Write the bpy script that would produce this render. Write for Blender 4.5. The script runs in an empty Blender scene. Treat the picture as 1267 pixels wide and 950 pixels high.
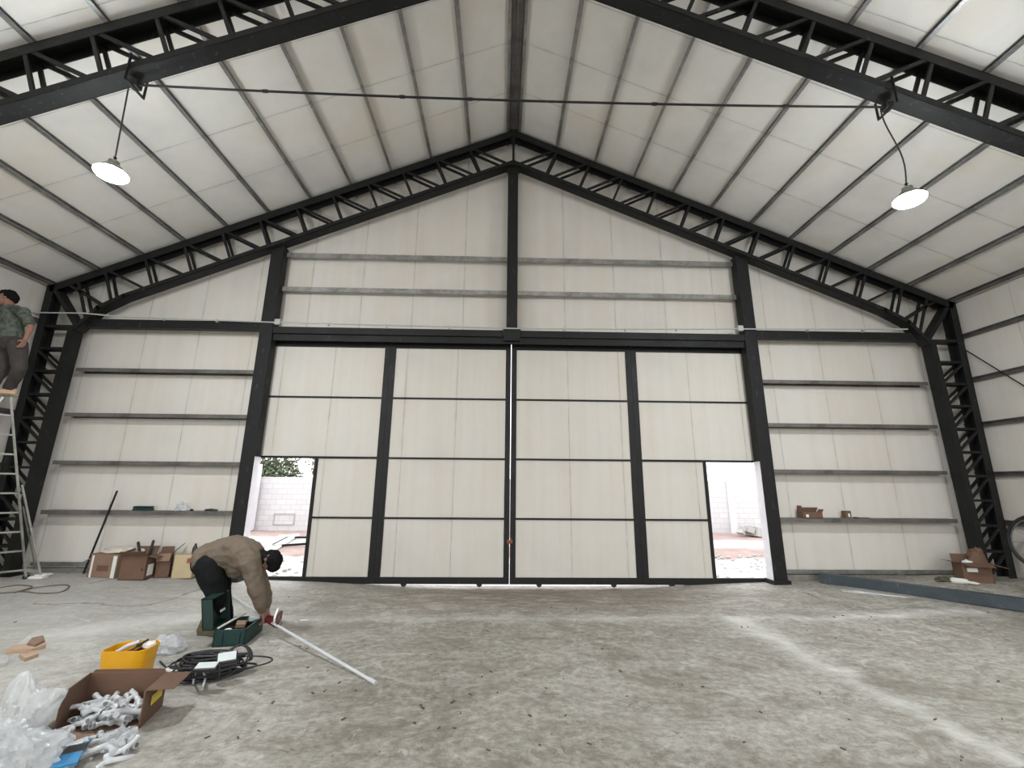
import bpy, bmesh, math, random
from mathutils import Vector, Matrix
import numpy as np
random.seed(7)
SC = bpy.context.scene
COL = SC.collection
# ------------------------------------------------------------------ camera
FPX, PITCH, YAW, ROLL = 537.24, math.radians(13.176), math.radians(1.360), math.radians(0.496)
CAM = Vector((-0.176, -7.920, 1.6))
_f = Vector((math.sin(YAW)*math.cos(PITCH), math.cos(YAW)*math.cos(PITCH), math.sin(PITCH)))
_r = Vector((math.cos(YAW), -math.sin(YAW), 0)); _u = _r.cross(_f)
CR = _r*math.cos(ROLL)+_u*math.sin(ROLL); CU = -_r*math.sin(ROLL)+_u*math.cos(ROLL); CF = _f
cd = bpy.data.cameras.new('camera'); cam = bpy.data.objects.new('camera', cd); COL.objects.link(cam)
cd.sensor_width = 36; cd.lens = 36*FPX/1267; cd.clip_end = 500; cd.clip_start = .05
M4 = Matrix((CR, CU, -CF)).transposed().to_4x4(); M4.translation = CAM; cam.matrix_world = M4
SC.camera = cam
# ------------------------------------------------------------------ world and exposure
SC.view_settings.view_transform = 'Standard'; SC.view_settings.look = 'None'
SC.view_settings.gamma = 1; SC.view_settings.use_curve_mapping = False
SC.view_settings.exposure = 1.82
W = bpy.data.worlds.new('overcast_sky'); SC.world = W; W.use_nodes = True
nt = W.node_tree; bg = nt.nodes['Background']
SKY = .85
tc = nt.nodes.new('ShaderNodeTexCoord'); sx = nt.nodes.new('ShaderNodeSeparateXYZ'); cr = nt.nodes.new('ShaderNodeValToRGB')
nt.links.new(tc.outputs['Generated'], sx.inputs[0]); nt.links.new(sx.outputs[2], cr.inputs[0])
cr.color_ramp.elements[0].color = (1, .985, .965, 1); cr.color_ramp.elements[1].color = (.93, .96, 1, 1)
nt.links.new(cr.outputs[0], bg.inputs[0]); bg.inputs[1].default_value = SKY
SC.cycles.max_bounces = 10; SC.cycles.diffuse_bounces = 6; SC.cycles.use_denoising = True
SC.cycles.sample_clamp_indirect = 8
LAMP_W = 205.0

# ------------------------------------------------------------------ materials
def new_mat(name):
    m = bpy.data.materials.new(name); m.use_nodes = True
    return m, m.node_tree, m.node_tree.nodes['Principled BSDF']
def N(nt, t, **kw):
    n = nt.nodes.new(t)
    for k, v in kw.items(): setattr(n, k, v)
    return n
def coords(nt, kind='Object', scale=(1, 1, 1)):
    t = N(nt, 'ShaderNodeTexCoord'); mp = N(nt, 'ShaderNodeMapping'); nt.links.new(t.outputs[kind], mp.inputs[0])
    mp.inputs['Scale'].default_value = scale; return mp.outputs[0]
def noise(nt, vec, scale=5, detail=4, rough=.55, dist=0):
    n = N(nt, 'ShaderNodeTexNoise'); nt.links.new(vec, n.inputs['Vector'])
    n.inputs['Scale'].default_value = scale; n.inputs['Detail'].default_value = detail
    n.inputs['Roughness'].default_value = rough; n.inputs['Distortion'].default_value = dist
    return n.outputs[0]
def ramp(nt, fac, stops):
    r = N(nt, 'ShaderNodeValToRGB'); nt.links.new(fac, r.inputs[0]); e = r.color_ramp.elements
    while len(e) < len(stops): e.new(.5)
    for q, (p, c) in zip(e, stops):
        q.position = p; q.color = (*c, 1) if len(c) == 3 else c
    return r.outputs[0]
def mth(nt, op, a, b=None, c=None, clamp=False):
    n = N(nt, 'ShaderNodeMath', operation=op); n.use_clamp = clamp
    for i, v in enumerate((a, b, c)):
        if v is None: continue
        if isinstance(v, (int, float)): n.inputs[i].default_value = v
        else: nt.links.new(v, n.inputs[i])
    return n.outputs[0]
def mixc(nt, fac, a, b, mode='MIX'):
    n = N(nt, 'ShaderNodeMix', data_type='RGBA', blend_type=mode)
    for s, v in ((0, fac), (6, a), (7, b)):
        if isinstance(v, (int, float)): n.inputs[s].default_value = v
        elif isinstance(v, tuple): n.inputs[s].default_value = (*v, 1) if len(v) == 3 else v
        else: nt.links.new(v, n.inputs[s])
    return n.outputs[2]
def bump(nt, bs, h, strength=.3, dist=.01):
    b = N(nt, 'ShaderNodeBump'); b.inputs['Strength'].default_value = strength; b.inputs['Distance'].default_value = dist
    nt.links.new(h, b.inputs['Height']); nt.links.new(b.outputs[0], bs.inputs['Normal'])
def plain(name, col, rough=.6, metal=0, var=.15, scale=8, bmp=0, spec=None, trans=0, alpha=1):
    m, nt, bs = new_mat(name)
    v = coords(nt); n = noise(nt, v, scale, 4)
    c2 = tuple(min(1, x*(1-var)) for x in col); c1 = tuple(min(1, x*(1+var)) for x in col)
    nt.links.new(ramp(nt, n, [(.3, c2), (.7, c1)]), bs.inputs['Base Color'])
    bs.inputs['Roughness'].default_value = rough; bs.inputs['Metallic'].default_value = metal
    if spec is not None: bs.inputs['Specular IOR Level'].default_value = spec
    if trans: bs.inputs['Transmission Weight'].default_value = trans
    if alpha < 1: bs.inputs['Alpha'].default_value = alpha
    if bmp: bump(nt, bs, noise(nt, v, scale*4, 5), bmp, .004)
    return m
def panel_mat(name, axis, period=None, off=0, seams=(), base=(.62, .592, .548), yper=None, streak=.14):
    """white insulated sheet: joints at fixed places, faint stains"""
    m, nt, bs = new_mat(name)
    t = N(nt, 'ShaderNodeTexCoord'); s = N(nt, 'ShaderNodeSeparateXYZ'); nt.links.new(t.outputs['Object'], s.inputs[0])
    ax = s.outputs[axis]
    wob = noise(nt, coords(nt, 'Object', (1, 1, 1)), 1.3, 3)
    axw = mth(nt, 'ADD', ax, mth(nt, 'MULTIPLY', mth(nt, 'SUBTRACT', wob, .5), .02))
    d = None
    if period:
        fr = mth(nt, 'FRACT', mth(nt, 'DIVIDE', mth(nt, 'SUBTRACT', axw, off-period*50), period))
        d = mth(nt, 'MULTIPLY', mth(nt, 'ABSOLUTE', mth(nt, 'SUBTRACT', mth(nt, 'FRACT', mth(nt, 'ADD', fr, .5)), .5)), period)
    for q in seams:
        k = mth(nt, 'ABSOLUTE', mth(nt, 'SUBTRACT', axw, q))
        d = k if d is None else mth(nt, 'MINIMUM', d, k)
    line = mth(nt, 'SUBTRACT', 1, mth(nt, 'DIVIDE', d, .008), clamp=True)
    halo = mth(nt, 'SUBTRACT', 1, mth(nt, 'DIVIDE', d, .05), clamp=True)
    sc = [1.2, 1.2, 1.2]
    st = noise(nt, coords(nt, 'Object', (3.5, 3.5, .18)), 1.6, 5, .6)
    bl = noise(nt, coords(nt), .7, 4, .6)
    b2 = tuple(x*.86 for x in base); b3 = (base[0]*.95, base[1]*.89, base[2]*.82)
    c = ramp(nt, bl, [(.3, b2), (.5, base), (.72, b3)])
    c = mixc(nt, streak*4, c, ramp(nt, st, [(.3, b3), (.6, base)]))
    g = ramp(nt, noise(nt, coords(nt), 3, 5), [(.35, (0, 0, 0)), (.7, (1, 1, 1))])
    c = mixc(nt, mth(nt, 'MULTIPLY', halo, mth(nt, 'MULTIPLY', g, .16)), c, (.22, .2, .17))
    c = mixc(nt, mth(nt, 'MULTIPLY', line, mth(nt, 'ADD', .25, mth(nt, 'MULTIPLY', g, .55))), c, (.12, .11, .10))
    nt.links.new(c, bs.inputs['Base Color']); bs.inputs['Roughness'].default_value = .75
    h = mth(nt, 'SUBTRACT', noise(nt, coords(nt), 6, 4), mth(nt, 'MULTIPLY', line, 1.0))
    bump(nt, bs, h, .35, .006)
    return m
def steel_mat(name, base=(.0075, .0078, .0076), rough=.58, dust=.07):
    m, nt, bs = new_mat(name)
    v = coords(nt); n = noise(nt, v, 3, 6, .65); n2 = noise(nt, coords(nt, 'Object', (1, 1, .3)), 18, 4)
    c = ramp(nt, n, [(.35, base), (.75, tuple(x*1.6 for x in base))])
    c = mixc(nt, ramp(nt, n2, [(.62, (0, 0, 0)), (.8, (dust*3,)*3)]), c, (.25, .24, .22))
    nt.links.new(c, bs.inputs['Base Color']); bs.inputs['Specular IOR Level'].default_value = .3
    nt.links.new(ramp(nt, n, [(.3, (rough-.1,)*3), (.7, (rough+.15,)*3)]), bs.inputs['Roughness'])
    bump(nt, bs, n2, .15, .003); return m
def galv_mat(name, base=(.30, .30, .29), metal=.8, rough=.38):
    m, nt, bs = new_mat(name)
    v = N(nt, 'ShaderNodeTexVoronoi'); nt.links.new(coords(nt), v.inputs['Vector']); v.inputs['Scale'].default_value = 35
    n = noise(nt, coords(nt), 2.2, 5, .7)
    c = ramp(nt, n, [(.3, tuple(x*.45 for x in base)), (.55, base), (.8, tuple(x*1.25 for x in base))])
    c = mixc(nt, .15, c, v.outputs['Color'], 'OVERLAY')
    nt.links.new(c, bs.inputs['Base Color']); bs.inputs['Metallic'].default_value = metal
    nt.links.new(ramp(nt, n, [(.3, (rough-.08,)*3), (.7, (rough+.15,)*3)]), bs.inputs['Roughness']); return m

M = dict(
    steel=steel_mat('dark_painted_steel'),
    beam=steel_mat('blue_grey_primed_steel', (.040, .050, .058), .42, .15),
    galv=galv_mat('galvanised_steel', (.36, .355, .34), .75, .36),
    galv_dark=galv_mat('dull_galvanised_steel', (.17, .16, .15), .5, .5),
    alu=galv_mat('scuffed_aluminium', (.30, .29, .26), .6, .45),
    wall=panel_mat('white_wall_sheet', 0, 1.03, .05),
    side=panel_mat('white_side_wall_sheet', 1, 1.03, .1),
    roof=panel_mat('white_roof_insulation', 1, .97, -.98, base=(.76, .735, .69), streak=.02),
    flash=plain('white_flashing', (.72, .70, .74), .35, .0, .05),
    black=plain('black_plastic', (.018, .018, .018), .45), rubber=plain('black_rubber', (.012, .012, .012), .6),
    pipe=plain('white_pvc', (.54, .55, .56), .35, 0, .06), greypipe=plain('grey_pvc_conduit', (.42, .42, .40), .4, 0, .1),
)
def floor_mat():
    m, nt, bs = new_mat('dusty_concrete')
    t = N(nt, 'ShaderNodeTexCoord'); s = N(nt, 'ShaderNodeSeparateXYZ'); nt.links.new(t.outputs['Object'], s.inputs[0])
    X, Y = s.outputs[0], s.outputs[1]
    v = coords(nt)
    big = noise(nt, v, .55, 5, .62, .4); mid = noise(nt, v, 1.9, 8, .74, .8); fine = noise(nt, v, 14, 6, .75)
    sw = noise(nt, coords(nt, 'Object', (1.0, 2.6, 1)), 1.5, 8, .76, 1.6)
    c = ramp(nt, mid, [(.38, (.125, .105, .080)), (.46, (.245, .222, .182)), (.54, (.35, .33, .285)), (.63, (.52, .50, .455))])
    c = mixc(nt, .50, c, ramp(nt, sw, [(.38, (.095, .078, .058)), (.46, (.225, .20, .162)), (.55, (.42, .40, .355)), (.64, (.58, .565, .52))]))
    c = mixc(nt, .38, c, ramp(nt, big, [(.40, (.17, .148, .115)), (.60, (.45, .43, .385))]))
    c = mixc(nt, .35, c, ramp(nt, fine, [(.40, (.10, .085, .065)), (.60, (.52, .50, .455))]))
    cl = noise(nt, coords(nt, 'Object', (1, 1.5, 1)), .9, 9, .78, 2.2)
    c = mixc(nt, ramp(nt, cl, [(.50, (0, 0, 0)), (.60, (.62,)*3)]), c, (.17, .148, .115))
    c = mixc(nt, ramp(nt, cl, [(.34, (.6,)*3), (.44, (0, 0, 0))]), c, (.52, .505, .465))
    fk = noise(nt, coords(nt, 'Object', (1, 2.2, 1)), 7, 3, .6, 2.5)
    c = mixc(nt, ramp(nt, fk, [(.62, (0, 0, 0)), (.70, (.7,)*3)]), c, (.115, .095, .072))
    c = mixc(nt, ramp(nt, noise(nt, v, 3.1, 6, .8, 1.5), [(.58, (0, 0, 0)), (.66, (.5,)*3)]), c, (.60, .585, .55))
    lft = mth(nt, 'MULTIPLY', mth(nt, 'ADD', X, 1.5), -.22, clamp=True)
    c = mixc(nt, mth(nt, 'MULTIPLY', lft, .45), c, (.56, .55, .52))
    def seg(x0, y0, x1, y1, w):           # 1 near the line through two places on the floor
        dx, dy = x1-x0, y1-y0; L = math.hypot(dx, dy); dx /= L; dy /= L
        wob = mth(nt, 'MULTIPLY', mth(nt, 'SUBTRACT', noise(nt, v, 1.7, 5), .5), .5)
        px = mth(nt, 'SUBTRACT', X, x0); py = mth(nt, 'SUBTRACT', Y, y0)
        d = mth(nt, 'ABSOLUTE', mth(nt, 'ADD', mth(nt, 'SUBTRACT', mth(nt, 'MULTIPLY', px, dy), mth(nt, 'MULTIPLY', py, dx)), wob))
        a = mth(nt, 'ADD', mth(nt, 'MULTIPLY', px, dx), mth(nt, 'MULTIPLY', py, dy))
        k = mth(nt, 'SUBTRACT', 1, mth(nt, 'DIVIDE', d, w), clamp=True)
        e = mth(nt, 'MULTIPLY', mth(nt, 'GREATER_THAN', a, 0), mth(nt, 'LESS_THAN', a, L))
        return mth(nt, 'MULTIPLY', k, e)
    gr = ramp(nt, mid, [(.35, (.25,)*3), (.6, (1,)*3)])
    for (q, w, k) in STRIPES:
        c = mixc(nt, mth(nt, 'MULTIPLY', seg(*q, w), mth(nt, 'MULTIPLY', gr, k)), c, (.66, .65, .62))
    for q in CRACKS:
        c = mixc(nt, mth(nt, 'MULTIPLY', seg(*q, .035), .75), c, (.13, .115, .095))
    # walked-in red-brown earth inside the doors
    gx = mth(nt, 'SUBTRACT', 1, mth(nt, 'DIVIDE', mth(nt, 'ABSOLUTE', mth(nt, 'SUBTRACT', X, .4)), 4.2), clamp=True)
    gy = mth(nt, 'SUBTRACT', 1, mth(nt, 'DIVIDE', mth(nt, 'ABSOLUTE', mth(nt, 'ADD', Y, .7)), 1.5), clamp=True)
    eb = mth(nt, 'MULTIPLY', mth(nt, 'MULTIPLY', gx, gy), ramp(nt, sw, [(.3, (1.6,)*3), (.60, (.15,)*3)]), clamp=True)
    c = mixc(nt, mth(nt, 'MULTIPLY', eb, 1.5, clamp=True), c, (.165, .128, .095))
    sp = ramp(nt, noise(nt, v, 5.5, 3, .8, 2), [(.70, (0, 0, 0)), (.78, (.75,)*3)])
    c = mixc(nt, sp, c, (.15, .12, .095))
    nt.links.new(c, bs.inputs['Base Color'])
    nt.links.new(ramp(nt, mid, [(.3, (.55,)*3), (.7, (.8,)*3)]), bs.inputs['Roughness'])
    h = mth(nt, 'ADD', mth(nt, 'MULTIPLY', sw, .6), mth(nt, 'MULTIPLY', fine, .4)); bump(nt, bs, h, .35, .012)
    return m

# ------------------------------------------------------------------ mesh helpers
def loc_at(px, py, z=0.0):
    """place on the level z seen at a picture position (used for measuring the place)"""
    d = CF + CR*((px-633.5)/FPX) + CU*((475-py)/FPX); t = (z-CAM.z)/d.z; return CAM+d*t
def loc_y(px, py, y):
    d = CF + CR*((px-633.5)/FPX) + CU*((475-py)/FPX); t = (y-CAM.y)/d.y; return CAM+d*t
def fh(x, y):
    """height of the uneven floor"""
    s = lambda a: max(0, min(1, a))**2*(3-2*max(0, min(1, a)))
    z = -.11*math.exp(-((x-.3)/3.0)**4)*math.exp(-((y-.25)/.75)**2) - .035*math.exp(-(abs(x-.3)/4.6)**8)*math.exp(-((y-.3)/.6)**2)
    z += .085*s((-x-5.0)/1.6)*s((y+1.6)/1.5)
    z += .03*s((x-5.0)/1.4)*s((y+1.6)/1.5) + .085*s((x-6.6)/1.0)*s((y+1.0)/.7)
    return z
def at(px, py, dz=0.0):
    p = loc_at(px, py, dz)
    for _ in range(6): p = loc_at(px, py, fh(p.x, p.y)+dz)
    return p
class MB:
    def __init__(s): s.bm = bmesh.new()
    def box(s, a, b, rot=None, piv=None, bev=0):
        a, b = Vector(a), Vector(b); c = (a+b)/2; d = b-a
        r = bmesh.ops.create_cube(s.bm, size=1); vs = r['verts']
        for v in vs:
            v.co = Vector((v.co.x*d.x, v.co.y*d.y, v.co.z*d.z))
        if bev:
            es = list({e for v in vs for e in v.link_edges})
            g = bmesh.ops.bevel(s.bm, geom=es, offset=bev, segments=1, affect='EDGES')
            vs = list({v for f in g['faces'] for v in f.verts} | {v for v in vs if v.is_valid})
        for v in vs:
            co = v.co + c
            if rot is not None:
                p = Vector(piv) if piv is not None else c
                co = rot @ (co-p) + p
            v.co = co
        return vs
    def bar(s, p, q, w, h, up=(0, 0, 1), bev=0):
        """rectangular bar from p to q; h along up, w across"""
        p, q = Vector(p), Vector(q); z = (q-p); L = z.length; z.normalize(); up = Vector(up)
        x = up.cross(z)
        if x.length < 1e-4: x = Vector((1, 0, 0)).cross(z)
        x.normalize(); y = z.cross(x)
        R = Matrix((x, y, z)).transposed()
        vs = s.box((-w/2, -h/2, 0), (w/2, h/2, L), bev=bev)
        for v in vs: v.co = R @ v.co + p
        return vs
    def sweep(s, prof, p, q, up=(0, 0, 1), closed=True):
        """extrude an outline (list of (across, up)) from p to q, capped"""
        p, q = Vector(p), Vector(q); z = (q-p).normalized(); up = Vector(up); x = up.cross(z).normalized(); y = z.cross(x)
        A = [s.bm.verts.new(p+x*a+y*b) for a, b in prof]; B = [s.bm.verts.new(q+x*a+y*b) for a, b in prof]
        n = len(prof)
        for i in range(n):
            j = (i+1) % n; s.bm.faces.new((A[i], A[j], B[j], B[i]))
        s.bm.faces.new(A[::-1]); s.bm.faces.new(B); return A+B
    def tube(s, pts, r, seg=8, cap=True, closed=False):
        pts = [Vector(p) for p in pts]; n = len(pts); rs = r if isinstance(r, (list, tuple)) else [r]*n
        rings = []; prev = None
        for i, p in enumerate(pts):
            if closed: t = pts[(i+1) % n]-pts[i-1]
            else: t = pts[min(i+1, n-1)]-pts[max(i-1, 0)]
            if t.length < 1e-9: t = Vector((0, 0, 1))
            t.normalize()
            if prev is None:
                a = Vector((0, 0, 1)) if abs(t.z) < .9 else Vector((1, 0, 0)); x = a.cross(t).normalized()
            else:
                x = (prev - t*prev.dot(t))
                x = x.normalized() if x.length > 1e-6 else Vector((1, 0, 0))
            prev = x; y = t.cross(x)
            rings.append([s.bm.verts.new(p+(x*math.cos(2*math.pi*k/seg)+y*math.sin(2*math.pi*k/seg))*rs[i]) for k in range(seg)])
        for i in range(n if closed else n-1):
            A, B = rings[i], rings[(i+1) % n]
            for k in range(seg): s.bm.faces.new((A[k], A[(k+1) % seg], B[(k+1) % seg], B[k]))
        if cap and not closed:
            s.bm.faces.new(rings[0][::-1]); s.bm.faces.new(rings[-1])
        return [v for r_ in rings for v in r_]
    def lathe(s, c, prof, seg=24, axis=(0, 0, 1)):
        """prof: (radius, height) list"""
        c = Vector(c); z = Vector(axis).normalized(); a = Vector((1, 0, 0)) if abs(z.x) < .9 else Vector((0, 1, 0)); x = z.cross(a).normalized(); y = z.cross(x)
        rings = []
        for r, h in prof:
            if r < 1e-6: rings.append([s.bm.verts.new(c+z*h)])
            else: rings.append([s.bm.verts.new(c+z*h+(x*math.cos(2*math.pi*k/seg)+y*math.sin(2*math.pi*k/seg))*r) for k in range(seg)])
        for A, B in zip(rings, rings[1:]):
            for k in range(seg):
                j = (k+1) % seg
                if len(A) == 1 and len(B) == 1: continue
                if len(A) == 1: s.bm.faces.new((A[0], B[j], B[k]))
                elif len(B) == 1: s.bm.faces.new((A[k], A[j], B[0]))
                else: s.bm.faces.new((A[k], A[j], B[j], B[k]))
        return [v for r_ in rings for v in r_]
    def ball(s, c, r, seg=16, sc=(1, 1, 1), rot=None):
        g = bmesh.ops.create_uvsphere(s.bm, u_segments=seg, v_segments=max(6, seg//2), radius=1)
        for v in g['verts']:
            q = Vector((v.co.x*sc[0]*r, v.co.y*sc[1]*r, v.co.z*sc[2]*r)); v.co = (rot @ q if rot is not None else q)+Vector(c)
        return g['verts']
    def face(s, pts): s.bm.faces.new([s.bm.verts.new(Vector(p)) for p in pts])
    def slab(s, pts, t):
        """thin plate: outline in 3D (planar) with thickness t along its normal"""
        pts = [Vector(p) for p in pts]; n = Vector((0, 0, 0))
        for i in range(len(pts)):
            n += (pts[i]-pts[0]).cross(pts[(i+1) % len(pts)]-pts[0])
        n.normalize(); A = [s.bm.verts.new(p) for p in pts]; B = [s.bm.verts.new(p+n*t) for p in pts]
        k = len(pts)
        for i in range(k): s.bm.faces.new((A[i], A[(i+1) % k], B[(i+1) % k], B[i]))
        s.bm.faces.new(A[::-1]); s.bm.faces.new(B); return A+B
    def build(s, name, mat, parent=None, smooth=False, at_=None):
        bmesh.ops.recalc_face_normals(s.bm, faces=s.bm.faces)
        me = bpy.data.meshes.new(name)
        if parent is not None:
            s.bm.transform(wm(parent).inverted())
        elif at_ is not None:
            s.bm.transform(Matrix.Translation(-Vector(at_)))
        s.bm.to_mesh(me); s.bm.free()
        if smooth:
            me.polygons.foreach_set('use_smooth', [True]*len(me.polygons))
            try: me.set_sharp_from_angle(angle=math.radians(40))
            except Exception: pass
        me.materials.append(mat)
        o = bpy.data.objects.new(name, me); COL.objects.link(o)
        if parent is not None: o.parent = parent
        elif at_ is not None: o.location = at_
        return o
def wm(o):
    m = o.matrix_basis.copy()
    return wm(o.parent) @ m if o.parent else m
def tag(o, label, cat, group=None, kind=None):
    o['label'] = label; o['category'] = cat
    if group: o['group'] = group
    if kind: o['kind'] = kind
    return o
def thing(name, label, cat, loc=(0, 0, 0), group=None, kind=None):
    o = bpy.data.objects.new(name, None); COL.objects.link(o); o.location = Vector(loc); o.empty_display_size = .1
    return tag(o, label, cat, group, kind)
def mesh_grid(name, fn, nu, nv, mat):
    vs = [fn(i/nu, j/nv) for j in range(nv+1) for i in range(nu+1)]
    fs = [(j*(nu+1)+i, j*(nu+1)+i+1, (j+1)*(nu+1)+i+1, (j+1)*(nu+1)+i) for j in range(nv) for i in range(nu)]
    me = bpy.data.meshes.new(name); me.from_pydata(vs, [], fs); me.materials.append(mat)
    me.polygons.foreach_set('use_smooth', [True]*len(fs))
    o = bpy.data.objects.new(name, me); COL.objects.link(o); return o
ORD = ['first', 'second', 'third', 'fourth', 'fifth', 'sixth', 'seventh', 'eighth', 'ninth', 'tenth', 'eleventh', 'twelfth']

# ================================================================== the hall
m_ = .4322; ZR = 9.023            # roof slope, top of the truss at the ridge
YB = -17.0                         # the open end behind the viewer
XW = 8.93
px_ = [.919, 1.724, 2.53, 3.33, 4.12, 4.92, 5.70, 6.48, 7.23, 7.998, 8.76]
def _st(a, b):
    p, q = loc_at(*a), loc_at(*b); return (p.x, p.y, q.x, q.y)
STRIPES = [(_st((905, 762), (1040, 832)), .24, .7), (_st((1030, 826), (1262, 948)), .17, .7), (_st((300, 765), (1000, 764)), .2, .45), (_st((985, 767), (1210, 755)), .2, .7),
           (_st((30, 790), (330, 752)), .5, .6)]
CRACKS = [_st((40, 747), (186, 749)), _st((186, 749), (252, 728)), _st((110, 728), (200, 712)), _st((1060, 752), (1110, 752)), _st((990, 731), (1050, 752))]
# floor slab, finer near the doors
xs = np.linspace(-9.0, 9.0, 91); ys = np.concatenate([np.linspace(YB, -3, 15), np.linspace(-2.8, .42, 36)])
fl = mesh_grid('floor', lambda u, v: (float(np.interp(u, np.linspace(0, 1, 91), xs)), float(np.interp(v, np.linspace(0, 1, 51), ys)), 0), 90, 50, floor_mat())
for v in fl.data.vertices: v.co.z = fh(v.co.x, v.co.y)
tag(fl, 'grey dusty concrete slab floor of the hall', 'floor', kind='structure')
# roof insulation on the purlins, two slopes
ZP = ZR+.105
for sg, nm in ((-1, 'left'), (1, 'right')):
    b = MB(); zt = ZP
    b.bm.faces.new([b.bm.verts.new(p) for p in ((0, YB, zt), (0, .5, zt), (sg*(XW+.1), .5, zt-m_*(XW+.1)), (sg*(XW+.1), YB, zt-m_*(XW+.1)))])
    g = bmesh.ops.extrude_face_region(b.bm, geom=b.bm.faces[:])
    for e in g['geom']:
        if isinstance(e, bmesh.types.BMVert): e.co.z += .06
    o = b.build('ceiling', M['roof']); tag(o, 'white insulated roof sheeting, %s slope of the ceiling' % nm, 'ceiling', kind='structure')
# gable wall: one sheet with the door opening
DX0, DX1, DZ = -4.72, 4.72, 4.35
YS0, YS1 = .32, .38
b = MB()
def prism(b, poly):
    A = [b.bm.verts.new((x, YS0, z)) for x, z in poly]; B = [b.bm.verts.new((x, YS1, z)) for x, z in poly]; n = len(poly)
    for i in range(n): b.bm.faces.new((A[i], A[(i+1) % n], B[(i+1) % n], B[i]))
    b.bm.faces.new(A[::-1]); b.bm.faces.new(B)
rf = lambda x: ZP - m_*abs(x)
prism(b, [(-XW, .10), (DX0, .10), (DX0, DZ), (DX0, rf(DX0)), (-XW, rf(XW))])
prism(b, [(DX0, DZ), (DX1, DZ), (DX1, rf(DX1)), (0, ZP), (DX0, rf(DX0))])
prism(b, [(DX1, .10), (XW, .10), (XW, rf(XW)), (DX1, rf(DX1)), (DX1, DZ)])
tag(b.build('wall_back', M['wall']), 'white sheeted gable end wall around the big sliding doors', 'wall', kind='structure')
for sg, nm in ((-1, 'left'), (1, 'right')):
    b = MB(); b.box((sg*XW, YB, .05), (sg*(XW+.06), .38, rf(XW)+.02))
    tag(b.build('wall_'+nm, M['side']), 'white sheeted %s side wall of the hall' % nm, 'wall', kind='structure')
# footing strip under the sheeting
conc = plain('rough_footing_concrete', (.16, .15, .13), .85, 0, .3, 6, .5)
for sg, nm in ((-1, 'left'), (1, 'right')):
    b = MB(); b.box((sg*4.8, .24, -.15), (sg*XW, .46, .10 if sg > 0 else .16)); b.box((sg*(XW-.04), YB, -.1), (sg*(XW+.1), .46, .09))
    tag(b.build('baseboard_'+nm, conc), 'dark concrete footing strip under the %s wall sheets' % nm, 'baseboard', kind='structure')
    b = MB(); z0 = .13 if sg > 0 else .20
    b.sweep([(0, 0), (.10, 0), (.10, .015), (.015, .015), (.015, .06), (0, .06)], (4.80, .22, z0) if sg > 0 else (-8.2, .22, z0), (8.2, .22, z0) if sg > 0 else (-4.80, .22, z0))
    tag(b.build('trim_'+('2' if sg > 0 else '1'), M['galv']), 'galvanised base channel along the foot of the gable wall, %s of the doors' % nm, 'trim', kind='structure')

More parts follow.
